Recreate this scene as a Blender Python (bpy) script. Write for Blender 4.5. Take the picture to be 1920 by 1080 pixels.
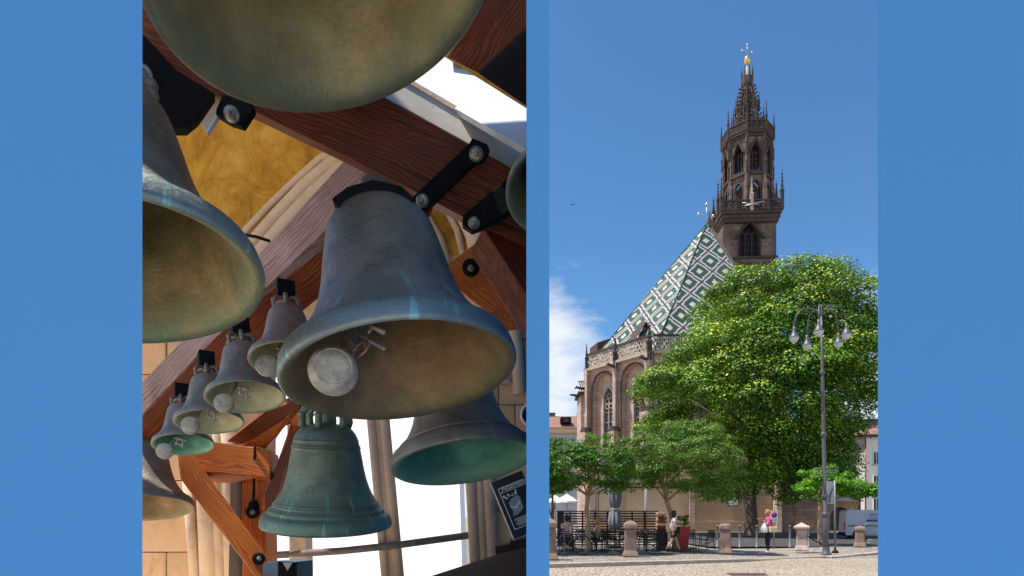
import bpy, bmesh, math, random
import numpy as np
from mathutils import Vector, Matrix
from mathutils.geometry import tessellate_polygon
R = math.radians
random.seed(7); rng = np.random.default_rng(11)
scene = bpy.context.scene
col = scene.collection
for o in list(bpy.data.objects): bpy.data.objects.remove(o)

# ------------------------------------------------------------ camera, sky, sun, exposure
F = 1100.0; CX = 960.0; HZ = 968.0; EYE = 1.55
cam_d = bpy.data.cameras.new('camera'); cam = bpy.data.objects.new('camera', cam_d); col.objects.link(cam)
cam.location = (0, 0, EYE); cam.rotation_euler = (R(90), 0, 0)
cam_d.sensor_width = 36; cam_d.lens = 36*F/1920; cam_d.shift_y = (HZ-540)/1920
cam_d.clip_start = .05; cam_d.clip_end = 4000
scene.camera = cam
SUN_EL, SUN_AZ = 67.0, 4.0        # azimuth: degrees towards the camera side from due left
world = bpy.data.worlds.new('World'); scene.world = world; world.use_nodes = True
sun_d = bpy.data.lights.new('sun', 'SUN'); sun = bpy.data.objects.new('sun', sun_d); col.objects.link(sun)
sun_d.energy = 5.0; sun_d.angle = R(.53); sun_d.color = (1, .95, .87)
to_sun = Vector((-math.cos(R(SUN_EL))*math.cos(R(SUN_AZ)), -math.cos(R(SUN_EL))*math.sin(R(SUN_AZ)), math.sin(R(SUN_EL))))
sun.rotation_euler = to_sun.to_track_quat('Z', 'Y').to_euler()
scene.view_settings.view_transform = 'Standard'; scene.view_settings.look = 'None'
scene.view_settings.exposure = 0.42; scene.view_settings.gamma = 1; scene.view_settings.use_curve_mapping = False
scene.render.engine = 'CYCLES'
scene.cycles.max_bounces = 7; scene.cycles.diffuse_bounces = 5; scene.cycles.glossy_bounces = 3; scene.cycles.transmission_bounces = 3

# ------------------------------------------------------------ node helper
class NT:
    def __init__(s, tree): s.t = tree; s.n = tree.nodes; s.l = tree.links
    def put(s, sock, v):
        if v is None: return
        if isinstance(v, bpy.types.NodeSocket): s.l.new(v, sock)
        else:
            if sock.type == 'RGBA' and len(v) == 3: v = (*v, 1)
            sock.default_value = v
    def node(s, typ, **kw):
        n = s.n.new(typ)
        for k, v in kw.items(): setattr(n, k, v)
        return n
    def math(s, op, a, b=None, c=None, clamp=False):
        n = s.node('ShaderNodeMath', operation=op, use_clamp=clamp); s.put(n.inputs[0], a); s.put(n.inputs[1], b); s.put(n.inputs[2], c); return n.outputs[0]
    def vmath(s, op, a, b=None):
        n = s.node('ShaderNodeVectorMath', operation=op); s.put(n.inputs[0], a); s.put(n.inputs[1], b)
        return n.outputs['Value'] if op in ('DOT_PRODUCT', 'LENGTH') else n.outputs[0]
    def mix(s, f, a, b, mode='MIX'):
        n = s.node('ShaderNodeMix', data_type='RGBA', blend_type=mode); s.put(n.inputs[0], f); s.put(n.inputs[6], a); s.put(n.inputs[7], b); return n.outputs[2]
    def noise(s, vec, scale=5, detail=4, rough=.55, dist=0, out=0):
        n = s.node('ShaderNodeTexNoise'); s.put(n.inputs['Vector'], vec); n.inputs['Scale'].default_value = scale
        n.inputs['Detail'].default_value = detail; n.inputs['Roughness'].default_value = rough; n.inputs['Distortion'].default_value = dist
        return n.outputs[out]
    def mapping(s, vec, scale=(1,1,1), rot=(0,0,0), loc=(0,0,0)):
        n = s.node('ShaderNodeMapping'); s.put(n.inputs[0], vec); n.inputs['Scale'].default_value = scale
        n.inputs['Rotation'].default_value = rot; n.inputs['Location'].default_value = loc; return n.outputs[0]
    def ramp(s, f, stops, interp='LINEAR'):
        n = s.node('ShaderNodeValToRGB'); cr = n.color_ramp; cr.interpolation = interp
        while len(cr.elements) < len(stops): cr.elements.new(.5)
        for e, (p, c) in zip(cr.elements, stops):
            e.position = p; e.color = (*c, 1) if not isinstance(c, (int, float)) else (c, c, c, 1)
        s.put(n.inputs[0], f); return n.outputs[0]
    def rng(s, f, a, b, c=0., d=1.):
        n = s.node('ShaderNodeMapRange'); s.put(n.inputs[0], f)
        for i, v in enumerate((a, b, c, d)): n.inputs[i+1].default_value = v
        return n.outputs[0]
    def sep(s, v): n = s.node('ShaderNodeSeparateXYZ'); s.put(n.inputs[0], v); return n.outputs
    def tex(s, kind='Object'): return s.node('ShaderNodeTexCoord').outputs[kind]

def new_mat(name):
    m = bpy.data.materials.new(name); m.use_nodes = True; nt = NT(m.node_tree)
    b = nt.n['Principled BSDF']; return m, nt, b
def finish(nt, b, color=None, rough=.7, metal=0., bump=None, bstr=.3, bdist=.02, spec=.4):
    nt.put(b.inputs['Base Color'], color); nt.put(b.inputs['Roughness'], rough); nt.put(b.inputs['Metallic'], metal)
    b.inputs['Specular IOR Level'].default_value = spec
    if bump is not None:
        n = nt.node('ShaderNodeBump'); n.inputs['Strength'].default_value = bstr; n.inputs['Distance'].default_value = bdist
        nt.l.new(bump, n.inputs['Height']); nt.l.new(n.outputs[0], b.inputs['Normal'])
def simple(name, c, rough=.6, metal=0., var=.25, scale=6., spec=.4, bstr=.15, bdist=.01):
    """a colour broken up by two octaves of grime"""
    m, nt, b = new_mat(name); v = nt.tex()
    n1 = nt.noise(v, scale, 5, .6); n2 = nt.noise(v, scale*6, 3, .6)
    f = nt.math('ADD', nt.math('MULTIPLY', n1, .7), nt.math('MULTIPLY', n2, .3))
    lo = tuple(x*(1-var) for x in c); hi = tuple(min(1, x*(1+var)) for x in c)
    finish(nt, b, nt.ramp(f, [(.32, lo), (.68, hi)]), nt.rng(n2, .3, .7, max(0, rough-.1), min(1, rough+.1)), metal, f, bstr, bdist, spec)
    return m

# sky ------------------------------------------------------------------
w = NT(world.node_tree); bgn = w.n['Background']
sky = w.node('ShaderNodeTexSky', sky_type='NISHITA'); sky.sun_disc = False
sky.sun_elevation = R(SUN_EL); sky.sun_rotation = math.atan2(to_sun.x, to_sun.y); sky.altitude = 260
sky.air_density = 1.0; sky.dust_density = .3; sky.ozone_density = 2.5
dr = w.node('ShaderNodeTexCoord').outputs['Generated']
dx, dy, dz = w.sep(dr)
n1 = w.noise(w.mapping(dr, (2.2, 2.2, 7.5), loc=(.35, .1, .3)), 1.6, 7, .58, .35)
n2 = w.noise(w.mapping(dr, (1.7, 1.7, 4.6), loc=(3.1, 0, 1.7)), 2.6, 7, .62, .5)
low = w.math('SUBTRACT', 1., w.math('SMOOTH_MIN', 1., w.math('DIVIDE', w.math('MAXIMUM', dz, 0.), .40), .2))
veil = w.rng(w.math('ADD', n1, w.math('MULTIPLY', low, .30)), .68, .86)
# a bank of summer cloud low over the roofs, from straight ahead to the left
az = w.math('ARCTAN2', dx, dy)
bank = w.math('MULTIPLY', w.rng(az, .24, .08), w.rng(dz, .46, .24))
bank2 = w.math('MULTIPLY', w.math('MULTIPLY', w.rng(az, .46, .54), w.rng(dz, .40, .28)), .42)
puff = w.rng(w.math('ADD', n2, w.math('ADD', w.math('MULTIPLY', bank, .58), bank2)), .66, 1.0)
cl = w.math('MAXIMUM', w.math('MULTIPLY', w.math('MULTIPLY', veil, w.rng(dz, .5, .3)), .6), w.math('MULTIPLY', w.math('MULTIPLY', puff, w.rng(dz, .50, .36)), .93))
skyc = w.mix(1., sky.outputs[0], (.60, .92, 1.12), 'MULTIPLY')
cloudc = w.mix(n2, (5.4, 5.9, 6.5), (6.6, 6.7, 6.8))
w.put(bgn.inputs[0], w.mix(cl, skyc, cloudc)); bgn.inputs[1].default_value = .113

# ------------------------------------------------------------ object helpers
def P(px, py, Y): return Vector(((px-CX)/F*Y, Y, EYE+(HZ-py)/F*Y))
def tag(o, label=None, cat=None, group=None, kind=None):
    if label: o['label'] = label
    if cat: o['category'] = cat
    if group: o['group'] = group
    if kind: o['kind'] = kind
    return o
def thing(name, label, cat, loc=(0,0,0), rz=0., group=None):
    o = bpy.data.objects.new(name, None); col.objects.link(o); o.location = loc; o.rotation_euler = (0, 0, rz)
    o.empty_display_size = .1
    return tag(o, label, cat, group)
def link(name, me, parent=None, mw=None):
    o = bpy.data.objects.new(name, me); col.objects.link(o)
    if parent is not None: o.parent = parent
    if mw is not None: o.matrix_basis = mw
    return o
def copy_tree(o, parent=None):
    c = o.copy(); col.objects.link(c); c.parent = parent
    for ch in list(o.children): copy_tree(ch, c)
    return c
def in_(o, par):
    o.parent = par; o.matrix_parent_inverse = par.matrix_basis.inverted(); return o
class MB:
    def __init__(s): s.v = []; s.f = []; s.sm = []; s.mi = []
    def add(s, vs, fs, smooth=False, mi=0, M=None):
        b = len(s.v); s.v += [tuple(M @ Vector(v)) if M is not None else tuple(v) for v in vs]
        s.f += [tuple(b+i for i in f) for f in fs]; s.sm += [smooth]*len(fs); s.mi += [mi]*len(fs); return s
    def box(s, c, d, M=None, mi=0, taper=1.):
        x, y, z = (k/2 for k in d); t = taper
        vs = [(c[0]+i*x*(t if k > 0 else 1), c[1]+j*y*(t if k > 0 else 1), c[2]+k*z) for k in (-1, 1) for j in (-1, 1) for i in (-1, 1)]
        return s.add(vs, [(0,2,3,1),(4,5,7,6),(0,1,5,4),(2,6,7,3),(0,4,6,2),(1,3,7,5)], False, mi, M)
    def bar(s, a, b, w, h=None, up=(0,0,1), mi=0, M=None):
        a = Vector(a); b = Vector(b); h = h or w; d = (b-a).normalized(); u = Vector(up)
        if abs(d.dot(u)) > .98: u = Vector((0, 1, 0))
        sd = d.cross(u).normalized()*w/2; u2 = sd.cross(d).normalized()*h/2
        vs = [a-sd-u2, a+sd-u2, a+sd+u2, a-sd+u2, b-sd-u2, b+sd-u2, b+sd+u2, b-sd+u2]
        return s.add(vs, [(0,1,2,3),(7,6,5,4),(0,4,5,1),(1,5,6,2),(2,6,7,3),(3,7,4,0)], False, mi, M)
    def tube(s, pts, r, seg=8, mi=0, M=None, caps=True, smooth=True):
        pts = [Vector(p) for p in pts]; rs = r if isinstance(r, (list, tuple)) else [r]*len(pts)
        vs = []; fs = []; ref = None
        for i, p in enumerate(pts):
            d = (pts[min(i+1, len(pts)-1)]-pts[max(i-1, 0)]).normalized()
            if ref is None: ref = d.orthogonal().normalized()
            ref = (ref-d*ref.dot(d)); ref = ref.normalized() if ref.length > 1e-6 else d.orthogonal().normalized()
            b = d.cross(ref)
            for k in range(seg):
                a = 2*math.pi*k/seg; vs.append(p+(ref*math.cos(a)+b*math.sin(a))*rs[i])
        for i in range(len(pts)-1):
            for k in range(seg):
                k2 = (k+1) % seg; fs.append((i*seg+k, i*seg+k2, (i+1)*seg+k2, (i+1)*seg+k))
        s.add(vs, fs, smooth, mi, M)
        if caps: s.add(vs[:seg][::-1], [tuple(range(seg))], False, mi, M); s.add(vs[-seg:], [tuple(range(seg))], False, mi, M)
        return s
    def lathe(s, prof, seg=32, M=None, mi=0, smooth=True):
        vs = []; fs = []; n = len(prof)
        for r, z in prof:
            for k in range(seg):
                a = 2*math.pi*k/seg; vs.append((r*math.cos(a), r*math.sin(a), z))
        mis = mi if isinstance(mi, (list, tuple)) else [mi]*(n-1)
        for i in range(n-1):
            ring = [(i*seg+k, i*seg+(k+1) % seg, (i+1)*seg+(k+1) % seg, (i+1)*seg+k) for k in range(seg)]
            fs.append((ring, mis[i]))
        b = len(s.v); s.v += [tuple(M @ Vector(v)) if M is not None else v for v in vs]
        for ring, m in fs:
            s.f += [tuple(b+i for i in f) for f in ring]; s.sm += [smooth]*seg; s.mi += [m]*seg
        return s
    def prism(s, outer, holes=(), t=.1, M=None, mi=0):
        """2D polygon (x,z) with holes, thickness t along +y"""
        loops = [[Vector((x, 0, z)) for x, z in L] for L in [outer, *holes]]
        tris = tessellate_polygon(loops); flat = [v for L in loops for v in L]; n = len(flat)
        vs = flat+[v+Vector((0, t, 0)) for v in flat]; fs = [tuple(q) for q in tris]+[tuple(i+n for i in q)[::-1] for q in tris]
        b = 0
        for L in loops:
            k = len(L)
            for i in range(k): fs.append((b+i, b+(i+1) % k, b+(i+1) % k+n, b+i+n))
            b += k
        return s.add(vs, fs, False, mi, M)
    def build(s, name, mats, parent=None, mw=None, bevel=0., uv=None):
        me = bpy.data.meshes.new(name); me.from_pydata(s.v, [], s.f)
        mats = mats if isinstance(mats, (list, tuple)) else [mats]
        for m in mats: me.materials.append(m)
        me.polygons.foreach_set('use_smooth', s.sm); me.polygons.foreach_set('material_index', s.mi)
        bm = bmesh.new(); bm.from_mesh(me); bmesh.ops.remove_doubles(bm, verts=bm.verts, dist=1e-5)
        bmesh.ops.recalc_face_normals(bm, faces=bm.faces)
        if bevel: 
            ed = [e for e in bm.edges if len(e.link_faces) == 2 and e.calc_face_angle(0) > .6]
            bmesh.ops.bevel(bm, geom=ed, offset=bevel, segments=2, profile=.6, affect='EDGES', clamp_overlap=True)
        bm.to_mesh(me); bm.free(); me.update()
        return link(name, me, parent, mw)
def frame_of(o, xdir, ydir=None):
    x = Vector(xdir).normalized(); z = Vector((0, 0, 1)); y = z.cross(x).normalized(); z = x.cross(y)
    return Matrix.Translation(o) @ Matrix((x, y, z)).transposed().to_4x4()
def align_z(o, n, spin=0.):
    return Matrix.Translation(o) @ Vector(n).normalized().to_track_quat('Z', 'Y').to_matrix().to_4x4() @ Matrix.Rotation(spin, 4, 'Z')
def arch(cx, z0, w, zs, kind='pointed', n=8):
    """outline of an arched opening: sill z0, spring zs, width w"""
    h = w/2; pts = [(cx-h, z0), (cx+h, z0), (cx+h, zs)]
    if kind == 'round':
        pts += [(cx+h*math.cos(a), zs+h*math.sin(a)) for a in [math.pi*i/(2*n) for i in range(1, 2*n)]]
    else:
        r = w*1.05; ex = cx+h-r; amax = math.acos((cx-ex)/r)
        pts += [(ex+r*math.cos(amax*i/n), zs+r*math.sin(amax*i/n)) for i in range(1, n+1)]
        pts += [(2*cx-ex-r*math.cos(amax*i/n), zs+r*math.sin(amax*i/n)) for i in range(n-1, 0, -1)]
    pts.append((cx-h, zs)); return pts
def grow(poly, d):
    c = sum(x for x, _ in poly)/len(poly), sum(z for _, z in poly)/len(poly)
    out = []; n = len(poly)
    for i in range(n):
        a, b, e = poly[i-1], poly[i], poly[(i+1) % n]
        d1 = Vector((b[0]-a[0], b[1]-a[1])).normalized(); d2 = Vector((e[0]-b[0], e[1]-b[1])).normalized()
        nn = Vector((d1.y, -d1.x))+Vector((d2.y, -d2.x)); nn = nn.normalized() if nn.length > 1e-5 else Vector((0, 1))
        out.append((b[0]+nn.x*d, b[1]+nn.y*d))
    return out
def plank(name, pts, plane, thick, mat, parent, bevel=.006, grain=None):
    """real timber or plate: its front face is a polygon lying in the plane through three points, cut to a thickness"""
    a, b, c = (P(*q) for q in plane); n = (b-a).cross(c-a).normalized()
    cp = Vector((0, 0, EYE))
    if n.dot(a-cp) < 0: n = -n
    V = []
    for x, y in pts:
        d = P(x, y, 1)-cp; V.append(cp+d*(n.dot(a-cp)/n.dot(d)))
    g = (V[grain[1]]-V[grain[0]]).normalized() if grain else (V[1]-V[0]).normalized()
    zz = n; xx = g; yy = zz.cross(xx).normalized()
    M = Matrix.Translation(V[0]) @ Matrix((xx, yy, zz)).transposed().to_4x4(); Mi = M.inverted()
    L = [Mi @ v for v in V]; k = len(L)
    mb = MB(); mb.add([(v.x, v.y, 0) for v in L]+[(v.x, v.y, thick) for v in L],
        [tuple(range(k)), tuple(range(k, 2*k))[::-1]]+[(i, (i+1) % k, (i+1) % k+k, i+k) for i in range(k)])
    return mb.build(name, mat, parent, M, bevel=bevel)
# ------------------------------------------------------------ materials
def wood(name, dark, mid, light, rough=.42, fine=26., blue=0.):
    m, nt, b = new_mat(name); v = nt.tex()
    warp = nt.noise(nt.mapping(v, (.7, 2.2, 2.2)), 2.2, 3, .5, 0, 1)
    vv = nt.vmath('ADD', nt.mapping(v, (.6, 14, 14)), nt.vmath('MULTIPLY', warp, (.8, 3.0, 3.0)))
    wv = nt.node('ShaderNodeTexWave', wave_type='BANDS', bands_direction='Y'); nt.put(wv.inputs[0], vv)
    wv.inputs['Scale'].default_value = 1.1; wv.inputs['Distortion'].default_value = 3.5; wv.inputs['Detail'].default_value = 3; wv.inputs['Detail Scale'].default_value = .6
    fib = nt.noise(nt.mapping(v, (2.5, fine*4, fine*4)), 1., 4, .65)
    blot = nt.noise(v, 2.1, 4, .6)
    f = nt.math('ADD', nt.math('MULTIPLY', wv.outputs['Fac'], .17), nt.math('ADD', nt.math('MULTIPLY', fib, .42), nt.math('MULTIPLY', blot, .48)))
    c = nt.ramp(f, [(.30, dark), (.55, mid), (.80, light)])
    crack = nt.math('MAXIMUM', nt.rng(nt.noise(nt.mapping(v, (.9, 26, 26)), 1., 2, .5), .36, .31), nt.math('MULTIPLY', nt.rng(nt.noise(v, 7, 2, .4), .74, .80), .8))
    c = nt.mix(nt.math('MULTIPLY', crack, .7), c, tuple(x*.25 for x in dark))
    finish(nt, b, c, nt.rng(fib, .3, .7, rough-.08, rough+.15), 0, nt.math('SUBTRACT', f, crack), .35, .006, .35)
    return m
M = {}
M['wood_red'] = wood('stained_timber', (.022, .004, .001), (.15, .026, .004), (.36, .085, .012))
M['wood_sunlit'] = wood('sunlit_timber_tint', (.16, .03, .004), (.52, .12, .014), (.78, .27, .04))  # brighter orange copy, sunlight painted into the timber's colour
M['wood_grey'] = wood('weathered_timber', (.13, .07, .06), (.34, .21, .18), (.56, .42, .36), .6)
M['wood_dark'] = wood('dark_timber', (.012, .006, .004), (.035, .016, .011), (.07, .035, .022), .6)

def bronze(name, base, dark, blue, drip, rough=.48, bluamt=1., spots=(.10, .26, .17)):
    """outside of a cast bell; local z runs 0 at the mouth to 1.6 at the crown (in mouth radii)"""
    m, nt, b = new_mat(name); v = nt.tex(); x, y, z = nt.sep(v)
    n1 = nt.noise(v, 3.2, 6, .62); n2 = nt.noise(v, 22, 5, .65); n3 = nt.noise(nt.mapping(v, (1, 1, 12)), 4, 3, .6)
    c = nt.mix(nt.rng(n1, .3, .7), dark, base)
    c = nt.mix(nt.math('MULTIPLY', nt.rng(n3, .45, .75), .35), c, tuple(k*1.35 for k in base))
    bl = nt.math('MULTIPLY', nt.rng(nt.math('ADD', z, nt.math('MULTIPLY', n1, -.9)), .35, -.35), bluamt)
    c = nt.mix(nt.math('MULTIPLY', bl, .75), c, blue)  # blue towards the mouth: patina with reflected sky painted in
    ang = nt.math('ARCTAN2', y, x)
    cmb = nt.node('ShaderNodeCombineXYZ'); nt.put(cmb.inputs[0], nt.math('MULTIPLY', ang, 3.2)); nt.put(cmb.inputs[1], nt.math('MULTIPLY', z, .55)); nt.put(cmb.inputs[2], 0.)
    dn = nt.noise(cmb.outputs[0], 1.9, 4, .6, .3)
    dr_ = nt.math('MULTIPLY', nt.rng(dn, .585, .63), nt.rng(z, .62, .40))
    c = nt.mix(nt.math('MULTIPLY', dr_, .8), c, drip)
    sp = nt.rng(nt.noise(v, 9, 4, .7), .62, .72); c = nt.mix(nt.math('MULTIPLY', sp, .5), c, spots)
    finish(nt, b, c, nt.rng(n2, .3, .7, rough-.14, rough+.12), .55, nt.math('ADD', n2, nt.math('MULTIPLY', n1, .5)), .28, .02, .5)
    return m
def bronze_in(name, base, dark, green, gamt=.7, rough=.5):
    m, nt, b = new_mat(name); v = nt.tex(); x, y, z = nt.sep(v)
    n1 = nt.noise(v, 3, 6, .6); n2 = nt.noise(v, 26, 5, .65); n3 = nt.noise(nt.mapping(v, (1.5, 1.5, 22)), 3, 4, .6)
    c = nt.mix(nt.rng(n1, .3, .7), dark, base)
    c = nt.mix(nt.math('MULTIPLY', nt.rng(n3, .4, .7), .16), c, tuple(min(1, k*1.3) for k in base))
    g = nt.math('MULTIPLY', nt.rng(nt.math('ADD', nt.math('MULTIPLY', z, 1.6), nt.math('MULTIPLY', n1, .8)), .75, .35), gamt)
    c = nt.mix(g, c, green)
    sp = nt.rng(nt.noise(v, 14, 4, .7), .62, .70); c = nt.mix(nt.math('MULTIPLY', sp, nt.math('ADD', g, .15)), c, (.20, .45, .30))
    finish(nt, b, c, nt.rng(n2, .3, .7, rough-.12, rough+.10), .5, nt.math('ADD', n2, nt.math('MULTIPLY', n3, .25)), .3, .015, .45)
    return m
M['bronze_blue'] = bronze('bronze_patina_sky_blue', (.40, .345, .28), (.17, .145, .12), (.27, .36, .37), (.32, .66, .64))
M['bronze_plain'] = bronze('bronze_brown', (.37, .315, .255), (.17, .145, .115), (.27, .28, .25), (.24, .36, .36), .5, .55)
M['bronze_rosy'] = bronze('bronze_rosy', (.52, .37, .28), (.28, .20, .155), (.32, .29, .26), (.34, .38, .38), .5, .5)
M['bronze_green'] = bronze('bronze_green', (.28, .36, .26), (.13, .17, .13), (.20, .34, .26), (.34, .60, .50), .5, .9, (.30, .28, .10))
M['in_brown'] = bronze_in('bronze_inside_brown', (.40, .26, .13), (.17, .11, .055), (.22, .24, .12), .55)
M['in_olive'] = bronze_in('bronze_inside_olive', (.52, .43, .21), (.30, .23, .10), (.24, .32, .21), .6)
M['in_shaded'] = bronze_in('bronze_inside_shaded', (.36, .28, .13), (.13, .10, .045), (.22, .32, .20), .8)  # darker copy puts the shade inside the left bell into its colour
M['in_green'] = bronze_in('bronze_inside_verdigris', (.18, .44, .31), (.07, .24, .17), (.36, .60, .42), .9)
M['in_pale'] = bronze_in('bronze_inside_pale', (.62, .58, .38), (.38, .34, .21), (.50, .58, .36), .8)
M['hammer'] = simple('zinc_hammer', (.50, .465, .38), .6, .15, .5, 22, .4, .5, .006)
M['iron'] = simple('black_iron', (.010, .010, .010), .75, .0, .6, 24, .15, .5, .006)
M['bolt'] = simple('galvanised_bolt', (.30, .29, .25), .4, .7, .4, 40, .5)
M['bracket'] = simple('zinc_bracket', (.42, .41, .40), .4, .6, .3, 30)
M['bar_grey'] = simple('weathered_iron_bar', (.20, .17, .15), .8, 0, .3, 9); M['rust'] = simple('rusty_screw', (.42, .15, .05), .7, .1, .4, 40)
M['white_steel'] = simple('white_painted_steel', (.84, .86, .90), .35, 0, .05, 3)
def cream():
    m, nt, b = new_mat('cream_flange'); v = nt.tex()
    c = nt.mix(nt.rng(nt.noise(v, 4, 5, .6), .35, .65), (.66, .56, .42), (.80, .70, .56))
    c = nt.mix(nt.rng(nt.noise(v, 34, 3, .6), .68, .72), c, (.06, .045, .03))
    finish(nt, b, c, .5, 0, nt.noise(v, 40, 3), .2, .003); return m
M['cream'] = cream()
def sandstone(name, a, bb, d, scale=2.2, stain=.5, bd=.02):
    m, nt, b = new_mat(name); v = nt.tex()
    oi = nt.node('ShaderNodeObjectInfo').outputs['Random']
    v2 = nt.vmath('ADD', v, nt.math('MULTIPLY', oi, 40.))
    n1 = nt.noise(v2, scale, 6, .6); n2 = nt.noise(v2, scale*14, 5, .7); n3 = nt.noise(v2, scale*.9, 5, .65, .6)
    c = nt.mix(nt.rng(n1, .3, .7), a, bb)
    c = nt.mix(nt.math('MULTIPLY', oi, .35), c, tuple(k*.72 for k in bb))
    c = nt.mix(nt.math('MULTIPLY', nt.rng(n3, .54, .70), stain), c, d)
    c = nt.mix(nt.math('MULTIPLY', nt.rng(n2, .55, .75), .35), c, d)
    finish(nt, b, c, .9, 0, nt.math('ADD', nt.math('MULTIPLY', n2, .6), n1), .5, bd, .2)
    return m
M['stone_warm'] = sandstone('warm_sandstone', (.80, .45, .22), (.84, .56, .33), (.28, .15, .07))
M['stone_pale'] = sandstone('pale_sandstone', (.78, .54, .35), (.84, .66, .48), (.34, .20, .12))
M['mortar'] = simple('mortar', (.40, .28, .18), .95, 0, .3, 8)
def gold():
    m, nt, b = new_mat('ochre_vault_plaster'); v = nt.tex()
    n1 = nt.noise(v, 1.3, 6, .65, .9); n2 = nt.noise(v, 4.2, 8, .78, 1.6)
    c = nt.ramp(nt.math('ADD', nt.math('MULTIPLY', n1, .6), nt.math('MULTIPLY', n2, .4)), [(.34, (.22, .095, .012)), (.5, (.62, .32, .04)), (.68, (.86, .56, .13))])
    finish(nt, b, c, .8, 0, n2, .4, .05, .2); return m
M['gold'] = gold()
M['floor_stone'] = sandstone('floor_stone', (.78, .66, .50), (.82, .72, .58), (.6, .48, .36), 1.5, .3)
M['roof_board'] = simple('roof_board', (.10, .05, .03), .8, 0, .3, 3)
M['blue'] = None
m, nt, b = new_mat('blue_painted_wall'); finish(nt, b, (.078, .268, .60), .95, 0, None, spec=0.); M['blue'] = m
m, nt, b = new_mat('lettering_white'); finish(nt, b, (.85, .85, .85), .6); M['print_white'] = m
m, nt, b = new_mat('poster_navy'); finish(nt, b, (.012, .016, .028), .35); M['poster'] = m
m, nt, b = new_mat('poster_grey'); finish(nt, b, (.30, .34, .40), .5); M['print_grey'] = m

# ------------------------------------------------------------ three blue painted walls that face the viewer
WY = 1.2
def X(px, Y): return (px-CX)/F*Y
def panel_wall(x0, x1, s0, s1, label):
    vs = [(x0, WY, 0), (x1, WY, 0), (x1+s1, WY+.06, 0), (x0+s0, WY+.06, 0)]; vs += [(x, y, 3.24) for x, y, _ in vs]
    tag(MB().add(vs, [(0,1,2,3), (7,6,5,4), (0,4,5,1), (1,5,6,2), (2,6,7,3), (3,7,4,0)]).build('blue_wall', M['blue']), label, 'wall', kind='structure')
panel_wall(-1.62, X(267, WY), 0, -.06, 'broad plain blue wall panel left of the hanging bells')
panel_wall(X(1646, WY), 1.62, .06, 0, 'broad plain blue wall panel right of the town square')
pier = MB().add([(X(987, WY), WY, 0), (X(1030, WY), WY, 0), (.425, 6.9, 0), (.185, 6.9, 0), (X(987, WY), WY, 7.2), (X(1030, WY), WY, 7.2), (.425, 6.9, 7.2), (.185, 6.9, 7.2)],
    [(0,1,2,3), (7,6,5,4), (0,4,5,1), (1,5,6,2), (2,6,7,3), (3,7,4,0)]).build('blue_wall', M['blue'])
tag(pier, 'narrow blue pier standing between the bells and the square', 'wall', kind='structure')

# ------------------------------------------------------------ belfry: back wall of sandstone blocks, vault, floor, roof
BW = 5.8
belfry = thing('belfry', 'sandstone bell chamber with a tall bright opening and an ochre plastered vault', 'belfry', (-2, BW, 0))
def bpart(mb, name, mat, **k):
    return in_(mb.build(name, mat, None, **k), belfry)
XL, XR, ZT = -5.2, .24, 4.1
ox0, ox1, oz1 = X(492, BW), X(884, BW), 3.25
bpart(MB().box((-2.4, (1.5+BW+.5)/2, .8), (5.5, BW+.5-1.5, .1)), 'floor', M['floor_stone'])
core = MB(); core.prism([(XL, .85), (XR, .85), (XR, ZT+.7), (XL, ZT+.7)], [[(ox0, .87), (ox1, .87), (ox1, oz1), (ox0, oz1)]], .3, M=Matrix.Translation((0, BW+.03, 0)))
bpart(core, 'wall', M['mortar'])
blk = {}
def block(x0, x1, z0, z1, mat='stone_warm'):
    w_, h_ = round(x1-x0, 2), round(z1-z0, 2)
    if w_ < .09 or h_ < .05: return
    key = (w_, h_, mat)
    if key not in blk:
        t = MB().box((0, 0, 0), (w_-.007, .12, h_-.007)).build('stone_block', M[mat], bevel=.012); blk[key] = t.data; bpy.data.objects.remove(t)
    o = in_(link('stone_block', blk[key]), belfry)
    o.location = ((x0+x1)/2, BW-.0+random.uniform(-.012, .008), (z0+z1)/2); o.rotation_euler = (0, random.choice((0, math.pi)), 0)
z = .86; row = 0
while z < ZT-.05:
    h = min((.34, .40, .30)[row % 3], ZT-z); x = XL+(.0, .33, .17)[row % 3]
    while x < XR:
        x1 = min(x+(.62, .52, .68)[(row+int(x*3)) % 3], XR)
        if x1 > XR-.12: x1 = XR
        segs = [(x, x1)]
        if z < oz1:
            segs = [(a, c) for a, c in ((x, min(x1, ox0)), (max(x, ox1), x1)) if c-a > .09]
        for a, c in segs: block(a, c, z, z+h)
        x = x1
    z += h; row += 1
# vault: a quarter barrel that rises from the wall and curls over the chamber
mb = MB(); vs = []; fs = []; nx, na = 24, 18
for i in range(nx+1):
    for j in range(na+1):
        a = math.pi/2*j/na; x = -5.2+5.42*i/nx
        rr = 2.5-.05*abs(math.sin((x+5.2)*1.15))
        vs.append((x, 3.3+rr*math.cos(a), ZT+rr*math.sin(a)))
for i in range(nx):
    for j in range(na):
        if vs[i*(na+1)+j][0] < -3.4 and vs[i*(na+1)+j][1] > 4.2: continue  # vault left open here so sun reaches the back wall and timbers
        if -2.15 < vs[i*(na+1)+j][0] < -.95 and vs[i*(na+1)+j][1] < 4.0 and j > na//2: continue  # slot cut in the vault to let sun onto the girder
        fs.append((i*(na+1)+j, (i+1)*(na+1)+j, (i+1)*(na+1)+j+1, i*(na+1)+j+1))
mb.add(vs, fs, True); bpart(mb, 'vault', M['gold'])
for x0_, x1_, y0_, y1_ in ((-5.2, -2.0, 1.65, 3.55), (-.85, .22, 1.65, 3.55), (-2.0, -.85, 1.65, 2.8)):  # unseen roof boards, slotted to let sun onto the girder
    bpart(MB().box(((x0_+x1_)/2, (y0_+y1_)/2, 6.72), (x1_-x0_, y1_-y0_, .12)), 'roof', M['roof_board'])
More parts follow.
